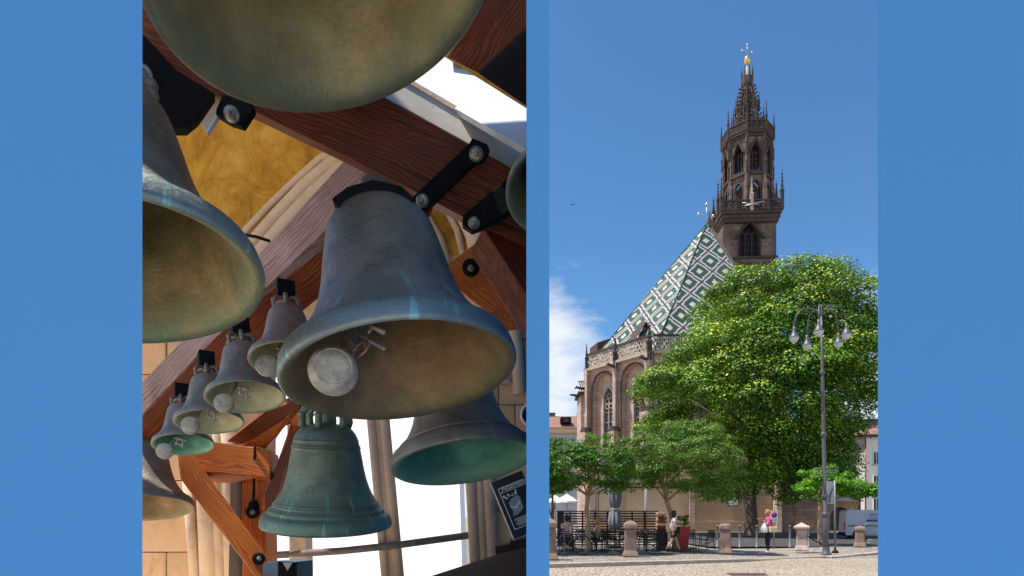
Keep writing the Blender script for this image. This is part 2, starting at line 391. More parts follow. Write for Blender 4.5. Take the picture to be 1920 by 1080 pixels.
# stone ribs of the vault
def on_vault(px, py, lift=.06):
    d = Vector(((px-CX)/F, 1, (HZ-py)/F)); Y = 4.
    while Y < 6.4:
        z_ = EYE+d.z*Y; r2 = (Y-3.3)**2+max(0, z_-ZT)**2
        if r2 > (2.49-lift)**2: break
        Y += .01
    return P(px, py, min(Y, BW-.05-lift))
for path, rad in (([(700, 268), (620, 305), (572, 345), (520, 400), (474, 452), (440, 505)], .055), ([(720, 280), (640, 318), (590, 362), (540, 415), (492, 470), (455, 525)], .075),
                  ([(700, 250), (600, 296), (556, 335), (504, 385), (462, 430), (425, 480)], .03), ([(745, 300), (660, 345), (610, 395), (560, 450), (505, 510)], .05)):
    bpart(MB().tube([on_vault(*q) for q in path], rad, 10), 'vault_rib', M['stone_pale'])
for path, rad in (([(812, 360), (838, 395), (856, 430), (868, 480)], .03), ([(850, 365), (878, 405), (895, 440), (905, 500)], .12), ([(770, 372), (800, 412), (822, 450), (838, 500)], .055)):
    bpart(MB().tube([on_vault(*q) for q in path], rad, 10), 'vault_rib', M['stone_pale'])
# window dressings: jamb shafts, mullion, iron bar, sill
for pa, pb, rad in (((893, 1080), (872, 700), .055), ((908, 1080), (890, 700), .04), ((926, 1080), (905, 700), .06), ((392, 1090), (378, 740), .085), ((414, 1090), (402, 740), .055), ((436, 1090), (424, 740), .075),
                    ((905, 700), (890, 560), .05), ((928, 700), (905, 560), .07), ((950, 720), (930, 560), .06), ((975, 740), (958, 560), .07), ((366, 1090), (352, 900), .05)):
    bpart(MB().tube([P(*pa, BW-.09), P(*pb, BW-.09)], rad, 10), 'shaft', M['stone_pale'])
mu = MB(); a_, b_ = P(742, 1095, BW+.05), P(702, 660, BW+.05)
mu.bar(a_, b_, .10, .22, up=(0, 1, 0)); mu.tube([a_+Vector((-.07, -.1, 0)), b_+Vector((-.07, -.1, 0))], .045, 10); mu.tube([a_+Vector((.06, -.1, 0)), b_+Vector((.06, -.1, 0))], .05, 10)
bpart(mu, 'mullion', M['stone_pale'])
m2 = MB(); a_, b_ = P(566, 1095, BW+.05), P(560, 760, BW+.05); m2.bar(a_, b_, .16, .2, up=(0, 1, 0)); bpart(m2, 'mullion', M['stone_pale'])
bpart(MB().tube([P(498, 1042, BW+.02), P(640, 1033, BW-.1), P(745, 1022, BW-.12), P(884, 1003, BW+.02)], .035, 8), 'window_bar', M['bar_grey'])
# added white slope standing in for the overexposed daylight beyond the opening
hw = thing('window_glare_slope', 'added white slope standing in for glaring daylight behind the belfry window', 'house', (-4, 12, 0))
m, nt, b = new_mat('glare_white'); v = nt.tex(); finish(nt, b, nt.mix(nt.rng(nt.noise(v, 2, 5), .3, .7), (.88, .88, .88), (.92, .92, .91)), .8, 0, nt.noise(v, 12), .1, .02, .2); M['lime'] = m
ra, rb, rc, rd = Vector((-9.5, 10.2, 0.0)), Vector((-.7, 8.4, .4)), Vector((-1.4, 13.6, 8.4)), Vector((-11, 15.4, 8.0))
nn = (rb-ra).cross(rd-ra).normalized()*.3
for k in range(16):
    f0, f1 = k/16, (k+1)/16-.0003; q = [ra.lerp(rb, f0), ra.lerp(rb, f1), rd.lerp(rc, f1), rd.lerp(rc, f0)]
    in_(MB().add(q+[v_-nn for v_ in q], [(0,1,2,3), (7,6,5,4), (0,4,5,1), (1,5,6,2), (2,6,7,3), (3,7,4,0)]).build('glare_sheet', M['lime']), hw)
tag(MB().box((0, -1.2, .15), (16, 4.6, .3)).build('terrace', M['floor_stone']), kind='structure')  # added pale slab, out of view, bouncing sunlight up to the bells
# ------------------------------------------------------------ bells
def bell_profile(rings=()):
    out = [(1.0, .012), (1.004, .03), (1.0, .07), (.985, .14), (.962, .188), (.935, .205), (.905, .215), (.868, .262), (.815, .32), (.75, .41), (.695, .50), (.645, .61), (.60, .75), (.565, .90), (.54, 1.05), (.515, 1.18), (.49, 1.30), (.468, 1.38), (.435, 1.45), (.385, 1.51), (.30, 1.56), (.16, 1.59), (0.001, 1.60)]
    if rings:
        zs = [z for r, z in out]; rs = [r for r, z in out]; new = []
        for i, (r, z) in enumerate(out):
            new.append((r, z))
            for zr in rings:
                if i+1 < len(out) and z < zr < out[i+1][1]-1e-4:
                    rr = np.interp(zr, zs, rs)
                    new += [(rr, zr-.010), (rr+.016, zr-.004), (rr+.016, zr+.004), (rr-.002, zr+.010)]
        out = sorted(new, key=lambda p: p[1])
    inn = [(.975, -.006), (.915, .03), (.865, .085), (.83, .15), (.77, .24), (.70, .35), (.63, .49), (.57, .66), (.525, .85), (.49, 1.05), (.455, 1.24), (.42, 1.36), (.34, 1.44), (.18, 1.49), (0.001, 1.50)]
    return inn[::-1]+out, len(inn)
def make_bell(c, n, r, mo, mi, label, spin=0., hang=.35, rings=(), cut=None, cannons=6, cs=1., cm=None, group='cast bronze bells hanging in the belfry'):
    root = bpy.data.objects.new('bell', None); col.objects.link(root); root.matrix_basis = align_z(Vector(c), n, spin) @ Matrix.Scale(r, 4)
    tag(root, label, 'bell', group)
    prof, k = bell_profile(rings)
    mb = MB(); mb.lathe(prof, 112, mi=[1]*(k-1)+[0]*(len(prof)-k))
    sh = mb.build('shell', [M[mo], M[mi]], root)
    if cut:
        bm = bmesh.new(); bm.from_mesh(sh.data); Mi = root.matrix_basis.inverted()
        p = Mi @ Vector(cut[0]); q = (root.matrix_basis.to_3x3().transposed() @ Vector(cut[1])).normalized()
        bmesh.ops.bisect_plane(bm, geom=bm.verts[:]+bm.edges[:]+bm.faces[:], plane_co=p, plane_no=q, clear_outer=True); bm.to_mesh(sh.data); bm.free()
        return root
    for i in range(cannons):
        a = 2*math.pi*i/cannons+.3; u = Vector((math.cos(a), math.sin(a), 0))
        pts = [u*.33+Vector((0, 0, 1.52)), u*.36+Vector((0, 0, 1.62)), u*.35+Vector((0, 0, 1.74)), u*.27+Vector((0, 0, 1.84)), u*.14+Vector((0, 0, 1.87)), u*.05+Vector((0, 0, 1.80))]
        mb = MB(); mb.tube(pts, [.05, .055, .045, .06, .05, .04], 10); mb.lathe([(.001, .05), (.05, .04), (.065, 0), (.05, -.04), (.001, -.05)], 10, M=Matrix.Translation(u*.355+Vector((0, 0, 1.72))))
        lo = mb.build('crown_loop', M[cm or mo], root)
        if cs != 1: lo.scale = (cs, cs, cs); lo.location = (0, 0, 1.55*(1-cs))
    MB().lathe([(.001, 1.56), (.13, 1.56), (.12, 1.66), (.10, 1.8), (.12, 1.9), (.001, 1.9)], 16).build('crown_core', M[mo], root)
    if hang: MB().box((0, 0, 1.9+hang/2), (.46, .30, hang)).build('headstock', M['iron'], root, bevel=.02)
    return root
def hammer(root, px, py, rpx, Y, flat=.70, look=None, steel='hammer'):
    c = P(px, py, Y); r = rpx/F*Y; look = Vector(look) if look else (Vector((0, 0, EYE))-c).normalized()+Vector((.12, 0, .18))
    cap = math.sqrt(1-flat*flat); prof = [(.001, flat), (cap*.5, flat), (cap*.93, flat), (cap*.95, flat-.03), (cap*.98, flat-.03), (cap, flat)]
    prof += [(math.cos(a), math.sin(a)) for a in [math.asin(flat-.04)-i*(math.asin(flat-.04)+1.3)/12 for i in range(13)]]+[(.001, -1)]
    mb = MB(); mb.lathe([(a*r, z*r) for a, z in prof], 48, M=align_z(c, look)); return in_(mb.build('hammer', M[steel]), root)
def bolt(par, px, py, Y, s, aim=None, name='bolt'):
    c = P(px, py, Y); aim = Vector(aim) if aim else Vector((.05, -1, -.55)); Mx = align_z(c, aim); mb = MB()
    mb.lathe([(.001, 0), (s, 0), (s, s*.18), (s*.55, s*.2)], 20, M=Mx); mb.lathe([(s*.62, s*.18), (s*.62, s*.62), (s*.3, s*.66)], 6, M=Mx, smooth=False)
    mb.lathe([(s*.34, s*.5), (s*.34, s*1.25), (s*.26, s*1.32), (.001, s*1.32)], 12, M=Mx); return in_(mb.build(name, M['bolt']), par)
def wires(root, pts, Y, r, name, mat):
    return in_(MB().tube([P(x, y, Y+dy) for x, y, dy in pts], r, 6).build(name, M[mat]), root)

b1 = make_bell((-.435, 2.319, 2.097), (-.170, .162, .972), .46, 'bronze_blue', 'in_brown', 'central bronze bell with turquoise drips and blue patina and painted sky sheen over a round pale hammer', spin=2.6, hang=0, cs=.6, cm='iron')  # crown loops blackened to paint the shade over the crown
b2 = make_bell((-.610, 1.993, 3.347), (-.324, -.044, .945), .60, 'bronze_plain', 'in_olive', 'largest nearest bell overhead with its olive mouth cut by the top of the picture', hang=.2)
b3 = make_bell((-1.305, 1.955, 2.333), (-.194, .135, .972), .45, 'bronze_blue', 'in_shaded', 'big bell at the left edge with a green rim and dark hollow mouth', spin=1.2, hang=.5)
b4 = make_bell((-1.004, 2.641, 2.246), (-.127, .225, .966), .17, 'bronze_rosy', 'in_pale', 'small rosy bell directly left of the central bell, highest of the row', cannons=6, hang=.5)
b5 = make_bell((-1.351, 2.980, 2.149), (-.176, .209, .962), .19, 'bronze_plain', 'in_pale', 'small dark bell second in the row of four descending under the long beam', hang=.5)
b6 = make_bell((-1.705, 3.305, 2.077), (-.145, .192, .971), .18, 'bronze_plain', 'in_pale', 'small dark bell third in the row with a wide flat mouth', hang=.5)
b7 = make_bell((-2.004, 3.578, 1.983), (-.160, .232, .959), .17, 'bronze_plain', 'in_green', 'lowest and farthest of the four small bells, its hammer ball hanging over the rim', hang=.5)
b8 = make_bell((-2.797, 4.436, 1.605), (-.148, .221, .964), .35, 'bronze_plain', 'in_brown', 'dull grey bell low at the left edge with a brown mouth', hang=.5)
b9 = make_bell((-1.226, 3.899, 1.490), (.037, -.16, .975), .42, 'bronze_green', 'in_green', 'green ringed bell hanging in front of the bright window', rings=(.27, .35, .38, .41, 1.22, 1.25, 1.335), hang=.4)
b10 = make_bell((-.263, 3.243, 1.837), (-.157, .200, .967), .40, 'bronze_plain', 'in_green', 'brown bell with a verdigris mouth low on the right beside the poster', rings=(.28,), hang=.2)
b11 = make_bell((.193, 2.586, 2.982), (-.100, .479, .872), .22, 'bronze_blue', 'in_olive', 'bell half hidden by the blue pier at the right edge', cut=((.135, 2.586, 3.0), (.99, -.06, 0)))
# hammers and their gear
hammer(b1, 625, 696, 46, 2.06, .70, (.30, -1, .05))
for q in (b1,):
    g = 'bracket'
    pl = lambda name, pts, dz, t, mat: in_(plank(name, [(570+x/6, 580+y/6) for x, y in pts], ((600, 600, 2.2+dz), (720, 600, 2.2+dz), (650, 680, 2.14+dz)), t, M[mat], None, bevel=.001), b1)
    pl('hammer_arm', [(470, 240), (600, 190), (604, 400), (565, 410), (468, 292)], .03, .012, 'bracket')
    pl('hammer_arm', [(622, 180), (740, 150), (716, 300), (700, 340), (600, 400), (606, 290)], .05, .012, 'bracket')
    pl('hammer_arm', [(405, 300), (455, 260), (470, 440), (400, 440)], .02, .012, 'bracket')
    z6 = lambda pts: [(570+x/6, 580+y/6, 0) for x, y in pts]
    wires(b1, z6([(612, 278), (720, 330), (742, 392), (690, 470), (592, 558)]), 2.14, .0045, 'hammer_yoke', 'bracket')
    wires(b1, z6([(474, 296), (570, 400), (590, 440), (516, 496)]), 2.13, .0045, 'hammer_yoke', 'bracket')
    wires(b1, z6([(470, 340), (462, 430), (500, 470)]), 2.15, .005, 'screw', 'rust')
    wires(b1, z6([(660, 470), (600, 525)]), 2.16, .008, 'screw', 'rust'); wires(b1, z6([(700, 350), (680, 440)]), 2.17, .007, 'screw', 'rust')
    wires(b1, z6([(540, 510), (560, 500)]), 2.12, .006, 'screw', 'bracket')
    wires(b1, z6([(762, 192), (912, 266)]), 2.13, .009, 'cross_pin', 'hammer'); wires(b1, z6([(770, 210), (720, 268)]), 2.13, .004, 'cross_pin', 'hammer')
    A, B_ = P(570+735/6, 580+350/6, 2.13), P(570+890/6, 580+435/6, 2.13); d = (B_-A); u = d.orthogonal().normalized(); vv = d.cross(u).normalized()
    in_(MB().tube([A+d*(i/130)+(u*math.cos(i*.6)+vv*math.sin(i*.6))*.0085 for i in range(131)], .0018, 5).build('spring', M['bracket']), b1)
    in_(MB().tube([A, A+d*1.12], .004, 8).build('spring_rod', M['hammer']), b1); in_(MB().tube([A+d*.98, A+d*1.14], .0075, 8).build('spring_nut', M['hammer']), b1)
for (bb, hx, hy, hr, Y, bx) in ((b4, 500, 686, 20, 2.54, 525), (b5, 420, 756, 18, 2.84, 452), (b6, 357, 798, 16.5, 3.17, 392), (b7, 309, 846, 15, 3.44, 333)):
    hammer(bb, hx, hy, hr, Y, .36, (.30, -1, .15))
    s = hr/18
    wires(bb, [(hx+6*s, hy-6*s, .05), (hx+22*s, hy-30*s, .10), (hx+26*s, hy-46*s, .16)], Y, .008, 'hammer_arm', 'bracket')
    wires(bb, [(bx-6*s, hy-30*s, .02), (bx+22*s, hy-22*s, .02)], Y, .004, 'cross_pin', 'hammer'); wires(bb, [(bx-6*s, hy-18*s, .02), (bx+16*s, hy-11*s, .02)], Y, .004, 'cross_pin', 'hammer')
    wires(bb, [(bx+14*s, hy-32*s, .02), (bx+9*s, hy-6*s, .02)], Y, .005, 'hammer_yoke', 'bracket'); wires(bb, [(bx+2*s, hy-34*s, .02), (bx-6*s, hy-10*s, .02)], Y, .005, 'hammer_yoke', 'bracket')

# ------------------------------------------------------------ timber bell frame
tf = thing('timber_frame', 'heavy stained timber frame with iron straps that carries the bells', 'timber frame', (-1.2, 4.5, .85))
def tp(name, pts, plane, t, mat, **k): return in_(plank(name, pts, plane, t, M[mat], None, **k), tf)
pl1 = ((470, 205, 2.75), (985, 560, 3.25), (700, 180, 2.8))
tp('beam', [(225, -60), (727, 186), (1012, 345), (1012, 480), (905, 426), (650, 293), (470, 206), (225, 92)], pl1, .30, 'wood_red', grain=(0, 1))
tp('beam', [(905, 426), (1012, 470), (1012, 592)], ((905, 426, 3.1), (1012, 470, 3.2), (1012, 592, 3.15)), .25, 'wood_red', grain=(0, 2))
pl4 = ((680, 310, 3.25), (267, 745, 4.3), (500, 400, 3.6))
tp('long_beam', [(652, 293), (724, 322), (500, 538), (388, 648), (245, 800), (245, 738), (373, 606), (484, 479)], pl4, .22, 'wood_grey', grain=(1, 4))
tp('long_beam', [(726, 322), (830, 350), (800, 420), (628, 545), (596, 560), (500, 640), (400, 728), (245, 860), (245, 802), (388, 650), (500, 540)], ((726, 322, 3.27), (245, 800, 4.35), (628, 545, 3.75)), .2, 'wood_red', grain=(0, 8))
pl3 = ((850, 110, 3.4), (1000, -20, 3.2), (1000, 200, 3.5))
tp('cross_beam', [(838, 108), (918, -40), (1014, -40), (1014, 28), (896, 136)], pl3, .3, 'wood_red', grain=(0, 1))
tp('cross_beam', [(896, 137), (1014, 29), (1014, 228), (985, 198)], ((896, 137, 3.42), (1020, 23, 3.25), (985, 198, 3.6)), .3, 'wood_dark', grain=(0, 1))  # darker copy puts the shade of the lower face into its colour
tp('tie_beam', [(820, 510), (904, 446), (1012, 574), (914, 586)], ((832, 498, 3.9), (904, 447, 3.9), (960, 570, 3.7)), .22, 'wood_sunlit', grain=(0, 3))
tp('beam', [(985, 548), (1012, 540), (1012, 620), (960, 558)], ((985, 548, 3.5), (1012, 540, 3.5), (1000, 590, 3.5)), .1, 'wood_red')
tp('end_beam', [(330, 826), (400, 828), (506, 843), (506, 899), (488, 893), (336, 881)], ((400, 828, 4.9), (506, 843, 4.9), (400, 900, 4.85)), .2, 'wood_sunlit', grain=(1, 2))
tp('end_beam', [(336, 882), (488, 894), (436, 906), (380, 905)], ((336, 882, 4.88), (488, 894, 4.88), (430, 905, 5.0)), .12, 'wood_sunlit', grain=(0, 1))
tp('brace', [(334, 862), (350, 840), (366, 858), (504, 1048), (492, 1090), (478, 1078), (338, 896)], ((340, 866, 4.78), (500, 1050, 4.78), (345, 890, 4.76)), .14, 'wood_sunlit', grain=(0, 3))
tp('post', [(453, 892), (497, 895), (499, 1095), (453, 1095)], ((453, 892, 5.05), (497, 893, 5.05), (453, 1080, 5.05)), .25, 'wood_sunlit', grain=(0, 3))
tp('post', [(432, 900), (452, 890), (452, 1095), (428, 1095)], ((432, 900, 5.2), (452, 890, 5.06), (452, 1080, 5.06)), .2, 'wood_dark', grain=(0, 3))  # side of the post darkened, its shade painted in
tp('brace', [(545, 812), (562, 800), (536, 880), (504, 964), (497, 970), (497, 925)], ((545, 815, 4.9), (562, 800, 4.9), (497, 960, 4.9)), .16, 'wood_red', grain=(0, 4))
tp('brace', [(563, 800), (575, 800), (548, 900), (506, 962)], ((562, 800, 4.92), (575, 800, 5.0), (506, 962, 4.92)), .1, 'wood_sunlit', grain=(0, 3))
tp('purlin', [(425, 828), (500, 770), (560, 750), (562, 768), (500, 806), (456, 833)], ((425, 828, 5.0), (560, 750, 4.7), (456, 833, 5.0)), .16, 'wood_red', grain=(0, 2))
tp('purlin', [(456, 834), (562, 768), (572, 790), (548, 800), (540, 780), (498, 842)], ((456, 834, 5.02), (562, 770, 4.75), (498, 842, 5.0)), .12, 'wood_sunlit', grain=(0, 1))
tp('shelf', [(800, 1082), (930, 1040), (1012, 1018), (1012, 1100), (800, 1100)], ((800, 1080, 3.4), (1000, 1020, 3.4), (900, 1080, 3.2)), .4, 'wood_dark', grain=(0, 2))
tp('shelf', [(928, 1024), (955, 1020), (955, 1014), (1012, 1004), (1012, 1030), (930, 1051)], ((928, 1024, 3.6), (1000, 1010, 3.6), (928, 1050, 3.6)), .3, 'wood_dark', grain=(0, 3))
# iron straps, bolts and black plates standing in for shade
tp('strap', [(764, 378), (880, 268), (886, 258), (914, 270), (919, 282), (908, 296), (894, 300), (800, 392), (770, 396)], ((764, 378, 2.72), (919, 282, 2.82), (886, 258, 2.8)), .05, 'iron', bevel=.004)
tp('strap', [(868, 404), (944, 340), (1000, 300), (1000, 370), (905, 424), (884, 432), (866, 420)], ((868, 404, 2.95), (950, 345, 2.95), (905, 420, 2.95)), .05, 'iron', bevel=.004)
tp('strap', [(405, 205), (418, 176), (472, 194), (474, 204), (453, 236), (428, 228), (404, 214)], ((405, 205, 2.66), (474, 204, 2.66), (453, 236, 2.66)), .04, 'iron', bevel=.004)
tp('strap', [(240, 40), (275, 70), (330, 130), (404, 176), (372, 222), (350, 240), (240, 240)], ((270, 60, 2.5), (380, 180, 2.6), (270, 220, 2.5)), .06, 'iron', bevel=.004)  # black plate stands in for the deep shade of the chamber
tp('strap', [(622, 372), (650, 350), (700, 336), (752, 348), (778, 372), (760, 392), (700, 396), (640, 398)], ((610, 380, 2.24), (790, 378, 2.30), (700, 330, 2.26)), .08, 'iron', bevel=.004)  # black plate paints the shade over the central bell's crown
bolt(tf, 893, 289, 2.76, .034); bolt(tf, 792, 376, 2.70, .030); bolt(tf, 889, 418, 2.92, .030); bolt(tf, 435, 214, 2.62, .035); bolt(tf, 269, 140, 2.48, .040)
for (x, y, Y, s) in ((883, 503, 3.72, .055), (486, 1047, 4.76, .05), (474, 960, 5.02, .055)):
    c = P(x, y, Y); in_(MB().lathe([(.001, 0), (s, 0), (s, .02), (s*.9, .024), (.001, .024)], 28, M=align_z(c, (.05, -1, -.1))).build('washer', M['iron']), tf); bolt(tf, x, y, Y-.025, s*.38, (.05, -1, -.2))
tp('rod_plate', [(466, 945), (470, 938), (479, 938), (484, 946), (483, 962), (466, 962)], ((466, 945, 5.03), (484, 945, 5.03), (466, 960, 5.03)), .02, 'iron', bevel=.002)
in_(MB().tube([P(478, 836, 4.86), P(475, 942, 5.0)], .012, 8).build('tie_rod', M['iron']), tf)
# white painted steel girder
sg = thing('steel_girder', 'white painted steel girder crossing behind the largest bell', 'girder', tuple(P(860, 200, 3.1)))
def sp(name, pts, plane, t, mat, **k): return in_(plank(name, pts, plane, t, M[mat], None, **k), sg)
pf = ((727, 185, 2.86), (980, 325, 3.1), (777, 153, 3.0))
sp('flange', [(560, 92), (727, 185), (1012, 343), (1012, 302), (975, 281), (770, 160), (560, 36)], pf, .03, 'cream', bevel=.003)
sp('flange_edge', [(560, 34), (771, 158), (975, 280), (1012, 301), (1012, 290), (978, 269), (777, 152), (560, 22)], ((727, 185, 2.86), (980, 325, 3.1), (777, 153, 2.98)), .03, 'stone_pale', bevel=.002)
sp('web', [(560, -10), (700, 20), (833, 106), (987, 203), (1012, 219), (1012, 300), (978, 275), (777, 158), (560, 30)], ((833, 106, 3.6), (987, 203, 3.0), (777, 158, 3.3)), .03, 'white_steel', bevel=.002)
pn = thing('steel_plate', 'beige riveted plate beside the black strap between the two big bells', 'plate', tuple(P(390, 215, 2.75)))
in_(plank('plate', [(394, 176), (413, 187), (410, 208), (388, 248), (369, 222)], ((394, 176, 2.78), (413, 187, 2.78), (385, 245, 2.78)), .02, M['cream'], None, bevel=.002), pn)
in_(plank('edge', [(405, 213), (409, 217), (388, 251), (385, 247)], ((405, 213, 2.77), (409, 217, 2.77), (388, 251, 2.77)), .02, M['white_steel'], None, bevel=.001), pn)
tag(MB().tube([P(457, 440, 4.6), P(480, 444, 4.6), (P(506, 452, 4.6))], .012, 6).build('cable', M['iron']), 'thin dark cable crossing in front of the stone vault rib', 'cable')
# notice board
nb = thing('notice_board', 'dark notice with white lettering and drawing leaning at the right edge', 'sign', tuple(P(970, 1000, 3.4)))
a_, b_, c_ = P(948, 893, 3.4), P(1010, 868, 3.42), P(963, 1013, 3.38)
xd = (b_-a_).normalized(); zd = (a_-c_); zd = (zd-xd*zd.dot(xd)); hgt = zd.length; zd.normalize(); yd = zd.cross(xd); Mb = Matrix.Translation(c_) @ Matrix((xd, yd, zd)).transposed().to_4x4()
o = MB().box((.10, .015, hgt/2), (.20, .02, hgt), M=Mb).build('board', M['print_white'], bevel=.002); in_(o, nb)
in_(MB().box((.103, .002, hgt/2), (.194, .006, hgt-.006), M=Mb).build('face', M['poster']), nb)
def nbox(x, z, w_, h_, mat='print_white', name='print'): in_(MB().box((x, -.003, z), (w_, .003, h_), M=Mb).build(name, M[mat]), nb)
H_ = hgt
nbox(.03, H_*.50, .004, H_*.70, name='border'); nbox(.11, H_*.85, .16, .004, name='border'); nbox(.11, H_*.77, .16, .003, name='border'); nbox(.11, H_*.15, .16, .004, name='border')
def text(body, size, mat, Mx, parent, name='lettering', align='LEFT', ext=.0008):
    cu = bpy.data.curves.new(name, 'FONT'); cu.body = body; cu.size = size; cu.align_x = align; cu.extrude = ext
    t = bpy.data.objects.new(name, cu); col.objects.link(t); t.matrix_basis = Mx
    bpy.context.view_layer.update(); me = bpy.data.meshes.new_from_object(t.evaluated_get(bpy.context.evaluated_depsgraph_get()))
    bpy.data.objects.remove(t); me.materials.clear(); me.materials.append(mat); o = link(name, me, None, Mx)
    return in_(o, parent) if parent is not None else o
RX = Matrix.Rotation(R(90), 4, 'X')
text('Attention', .042, M['print_white'], Mb @ Matrix.Translation((.044, -.005, H_*.785)) @ RX, nb)
for (x, z, s) in ((.045, .70, .008), (.055, .665, .007), (.07, .71, .006), (.115, .69, .008), (.12, .73, .006)): in_(MB().lathe([(.001, 0), (s, 0), (s, .002), (.001, .002)], 10, M=Mb @ Matrix.Translation((x, -.004, z*H_)) @ RX).build('print', M['print_white']), nb)
dr_ = MB(); dr_.prism([(.06, .66*H_), (.075, .72*H_), (.085, .69*H_), (.1, .71*H_), (.105, .65*H_), (.085, .67*H_)], t=.002, M=Mb @ Matrix.Translation((0, -.004, 0)))
dr_.prism([(.055, .58*H_), (.08, .63*H_), (.12, .66*H_), (.13, .60*H_), (.125, .42*H_), (.085, .36*H_), (.05, .36*H_), (.062, .42*H_)], t=.002, M=Mb @ Matrix.Translation((0, -.004, 0)))
in_(dr_.build('print', M['print_grey']), nb)
dr_ = MB(); dr_.prism([(.055, .53*H_), (.085, .48*H_), (.12, .56*H_), (.12, .535*H_), (.085, .455*H_), (.056, .51*H_)], t=.002, M=Mb @ Matrix.Translation((0, -.006, 0)))
for i in range(6): in_(MB().box((.10, -.003, H_*(.30-.022*i)), (.10-(.02 if i % 3 == 2 else 0), .002, .003), M=Mb).build('print_line', M['print_white']), nb)
in_(dr_.build('print', M['print_white']), nb)
# blue control box at the foot of the picture
cb = thing('control_box', 'dark blue metal box with a pale triangle under the green bell', 'box', tuple(P(525, 1080, 4.4)))
m, nt, b = new_mat('box_blue'); finish(nt, b, (.06, .11, .17), .4); M['box_blue'] = m
in_(plank('case', [(493, 1056), (520, 1051), (555, 1053), (555, 1110), (493, 1110)], ((493, 1056, 4.5), (555, 1053, 4.4), (493, 1110, 4.5)), .2, M['box_blue'], None), cb)
in_(plank('face', [(521, 1053), (554, 1055), (554, 1110), (521, 1110)], ((521, 1053, 4.4), (554, 1055, 4.37), (521, 1110, 4.4)), .02, M['iron'], None, bevel=.002), cb)
in_(plank('triangle_mark', [(530, 1055), (548, 1055), (539, 1070)], ((530, 1055, 4.35), (548, 1055, 4.34), (539, 1070, 4.35)), .006, M['cream'], None, bevel=.001), cb)
# round white rimmed gauge at the right edge
gg = thing('round_lamp', 'round dark disc with a white rim at the far right of the bells', 'wall lamp', tuple(P(995, 778, 4.2)))
in_(MB().lathe([(.085, .0), (.09, .02), (.075, .03), (.07, .01)], 28, M=align_z(P(999, 778, 4.2), (-.2, -1, 0))).build('rim', M['print_white']), gg)
in_(MB().lathe([(.001, .012), (.073, .012), (.073, 0)], 28, M=align_z(P(999, 778, 4.2), (-.2, -1, 0))).build('disc', M['iron']), gg)
# ------------------------------------------------------------ church materials
M['church'] = sandstone('red_sandstone', (.30, .185, .135), (.40, .27, .20), (.12, .075, .06), .35, .55, .05)
def courses(name, a, bb, d, bw, bh):
    m, nt, b = new_mat(name); v = nt.tex(); x, y, z = nt.sep(v)
    cb_ = nt.node('ShaderNodeCombineXYZ'); nt.put(cb_.inputs[0], nt.math('ADD', nt.math('MULTIPLY', x, .8), nt.math('MULTIPLY', y, -.6))); nt.put(cb_.inputs[1], z)
    br = nt.node('ShaderNodeTexBrick'); nt.put(br.inputs[0], cb_.outputs[0]); br.inputs['Scale'].default_value = 1; br.inputs['Brick Width'].default_value = bw; br.inputs['Row Height'].default_value = bh
    br.inputs['Mortar Size'].default_value = .018; nt.put(br.inputs['Color1'], a); nt.put(br.inputs['Color2'], bb); nt.put(br.inputs['Mortar'], tuple(k*.7 for k in a))
    n1 = nt.noise(v, .5, 6, .65); n2 = nt.noise(v, 5, 5, .7); nv = nt.noise(nt.mapping(v, (1.2, 1.2, .12)), 1.5, 4, .6)
    c = nt.mix(nt.math('MULTIPLY', nt.rng(n1, .42, .7), .6), br.outputs[0], d)
    c = nt.mix(nt.math('MULTIPLY', nt.rng(nv, .5, .7), .45), c, d); c = nt.mix(nt.math('MULTIPLY', nt.rng(n2, .5, .75), .3), c, d)
    finish(nt, b, c, .92, 0, nt.math('ADD', n2, nt.math('MULTIPLY', br.outputs['Fac'], -.6)), .5, .05, .15); return m
M['church'] = courses('red_sandstone_courses', (.52, .36, .28), (.64, .50, .41), (.29, .19, .155), .75, .36)
M['tower'] = courses('dark_sandstone_courses', (.19, .13, .105), (.27, .195, .155), (.06, .042, .038), .8, .4)
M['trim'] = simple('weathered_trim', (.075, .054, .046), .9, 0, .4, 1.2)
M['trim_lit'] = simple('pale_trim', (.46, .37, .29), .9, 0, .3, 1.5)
M['glass_dark'] = simple('leaded_glass', (.012, .013, .018), .6, 0, .4, 1.5, .2)
M['glass_grey'] = simple('grey_leaded_glass', (.06, .07, .09), .55, 0, .3, 2, .25)
M['gilt'] = simple('gilded_copper', (.85, .60, .20), .3, .8, .15, 1)
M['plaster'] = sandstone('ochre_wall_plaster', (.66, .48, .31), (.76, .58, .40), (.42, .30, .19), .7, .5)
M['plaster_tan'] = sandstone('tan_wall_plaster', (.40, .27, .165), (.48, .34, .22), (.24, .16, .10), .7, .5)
M['white_wall'] = simple('white_facade', (.78, .76, .73), .9, 0, .05, .5, .1)
M['grey_wall'] = simple('grey_facade', (.46, .47, .50), .9, 0, .06, .5, .1)
M['tile_roof'] = simple('clay_tile_roof', (.27, .15, .11), .9, 0, .25, 1.6)
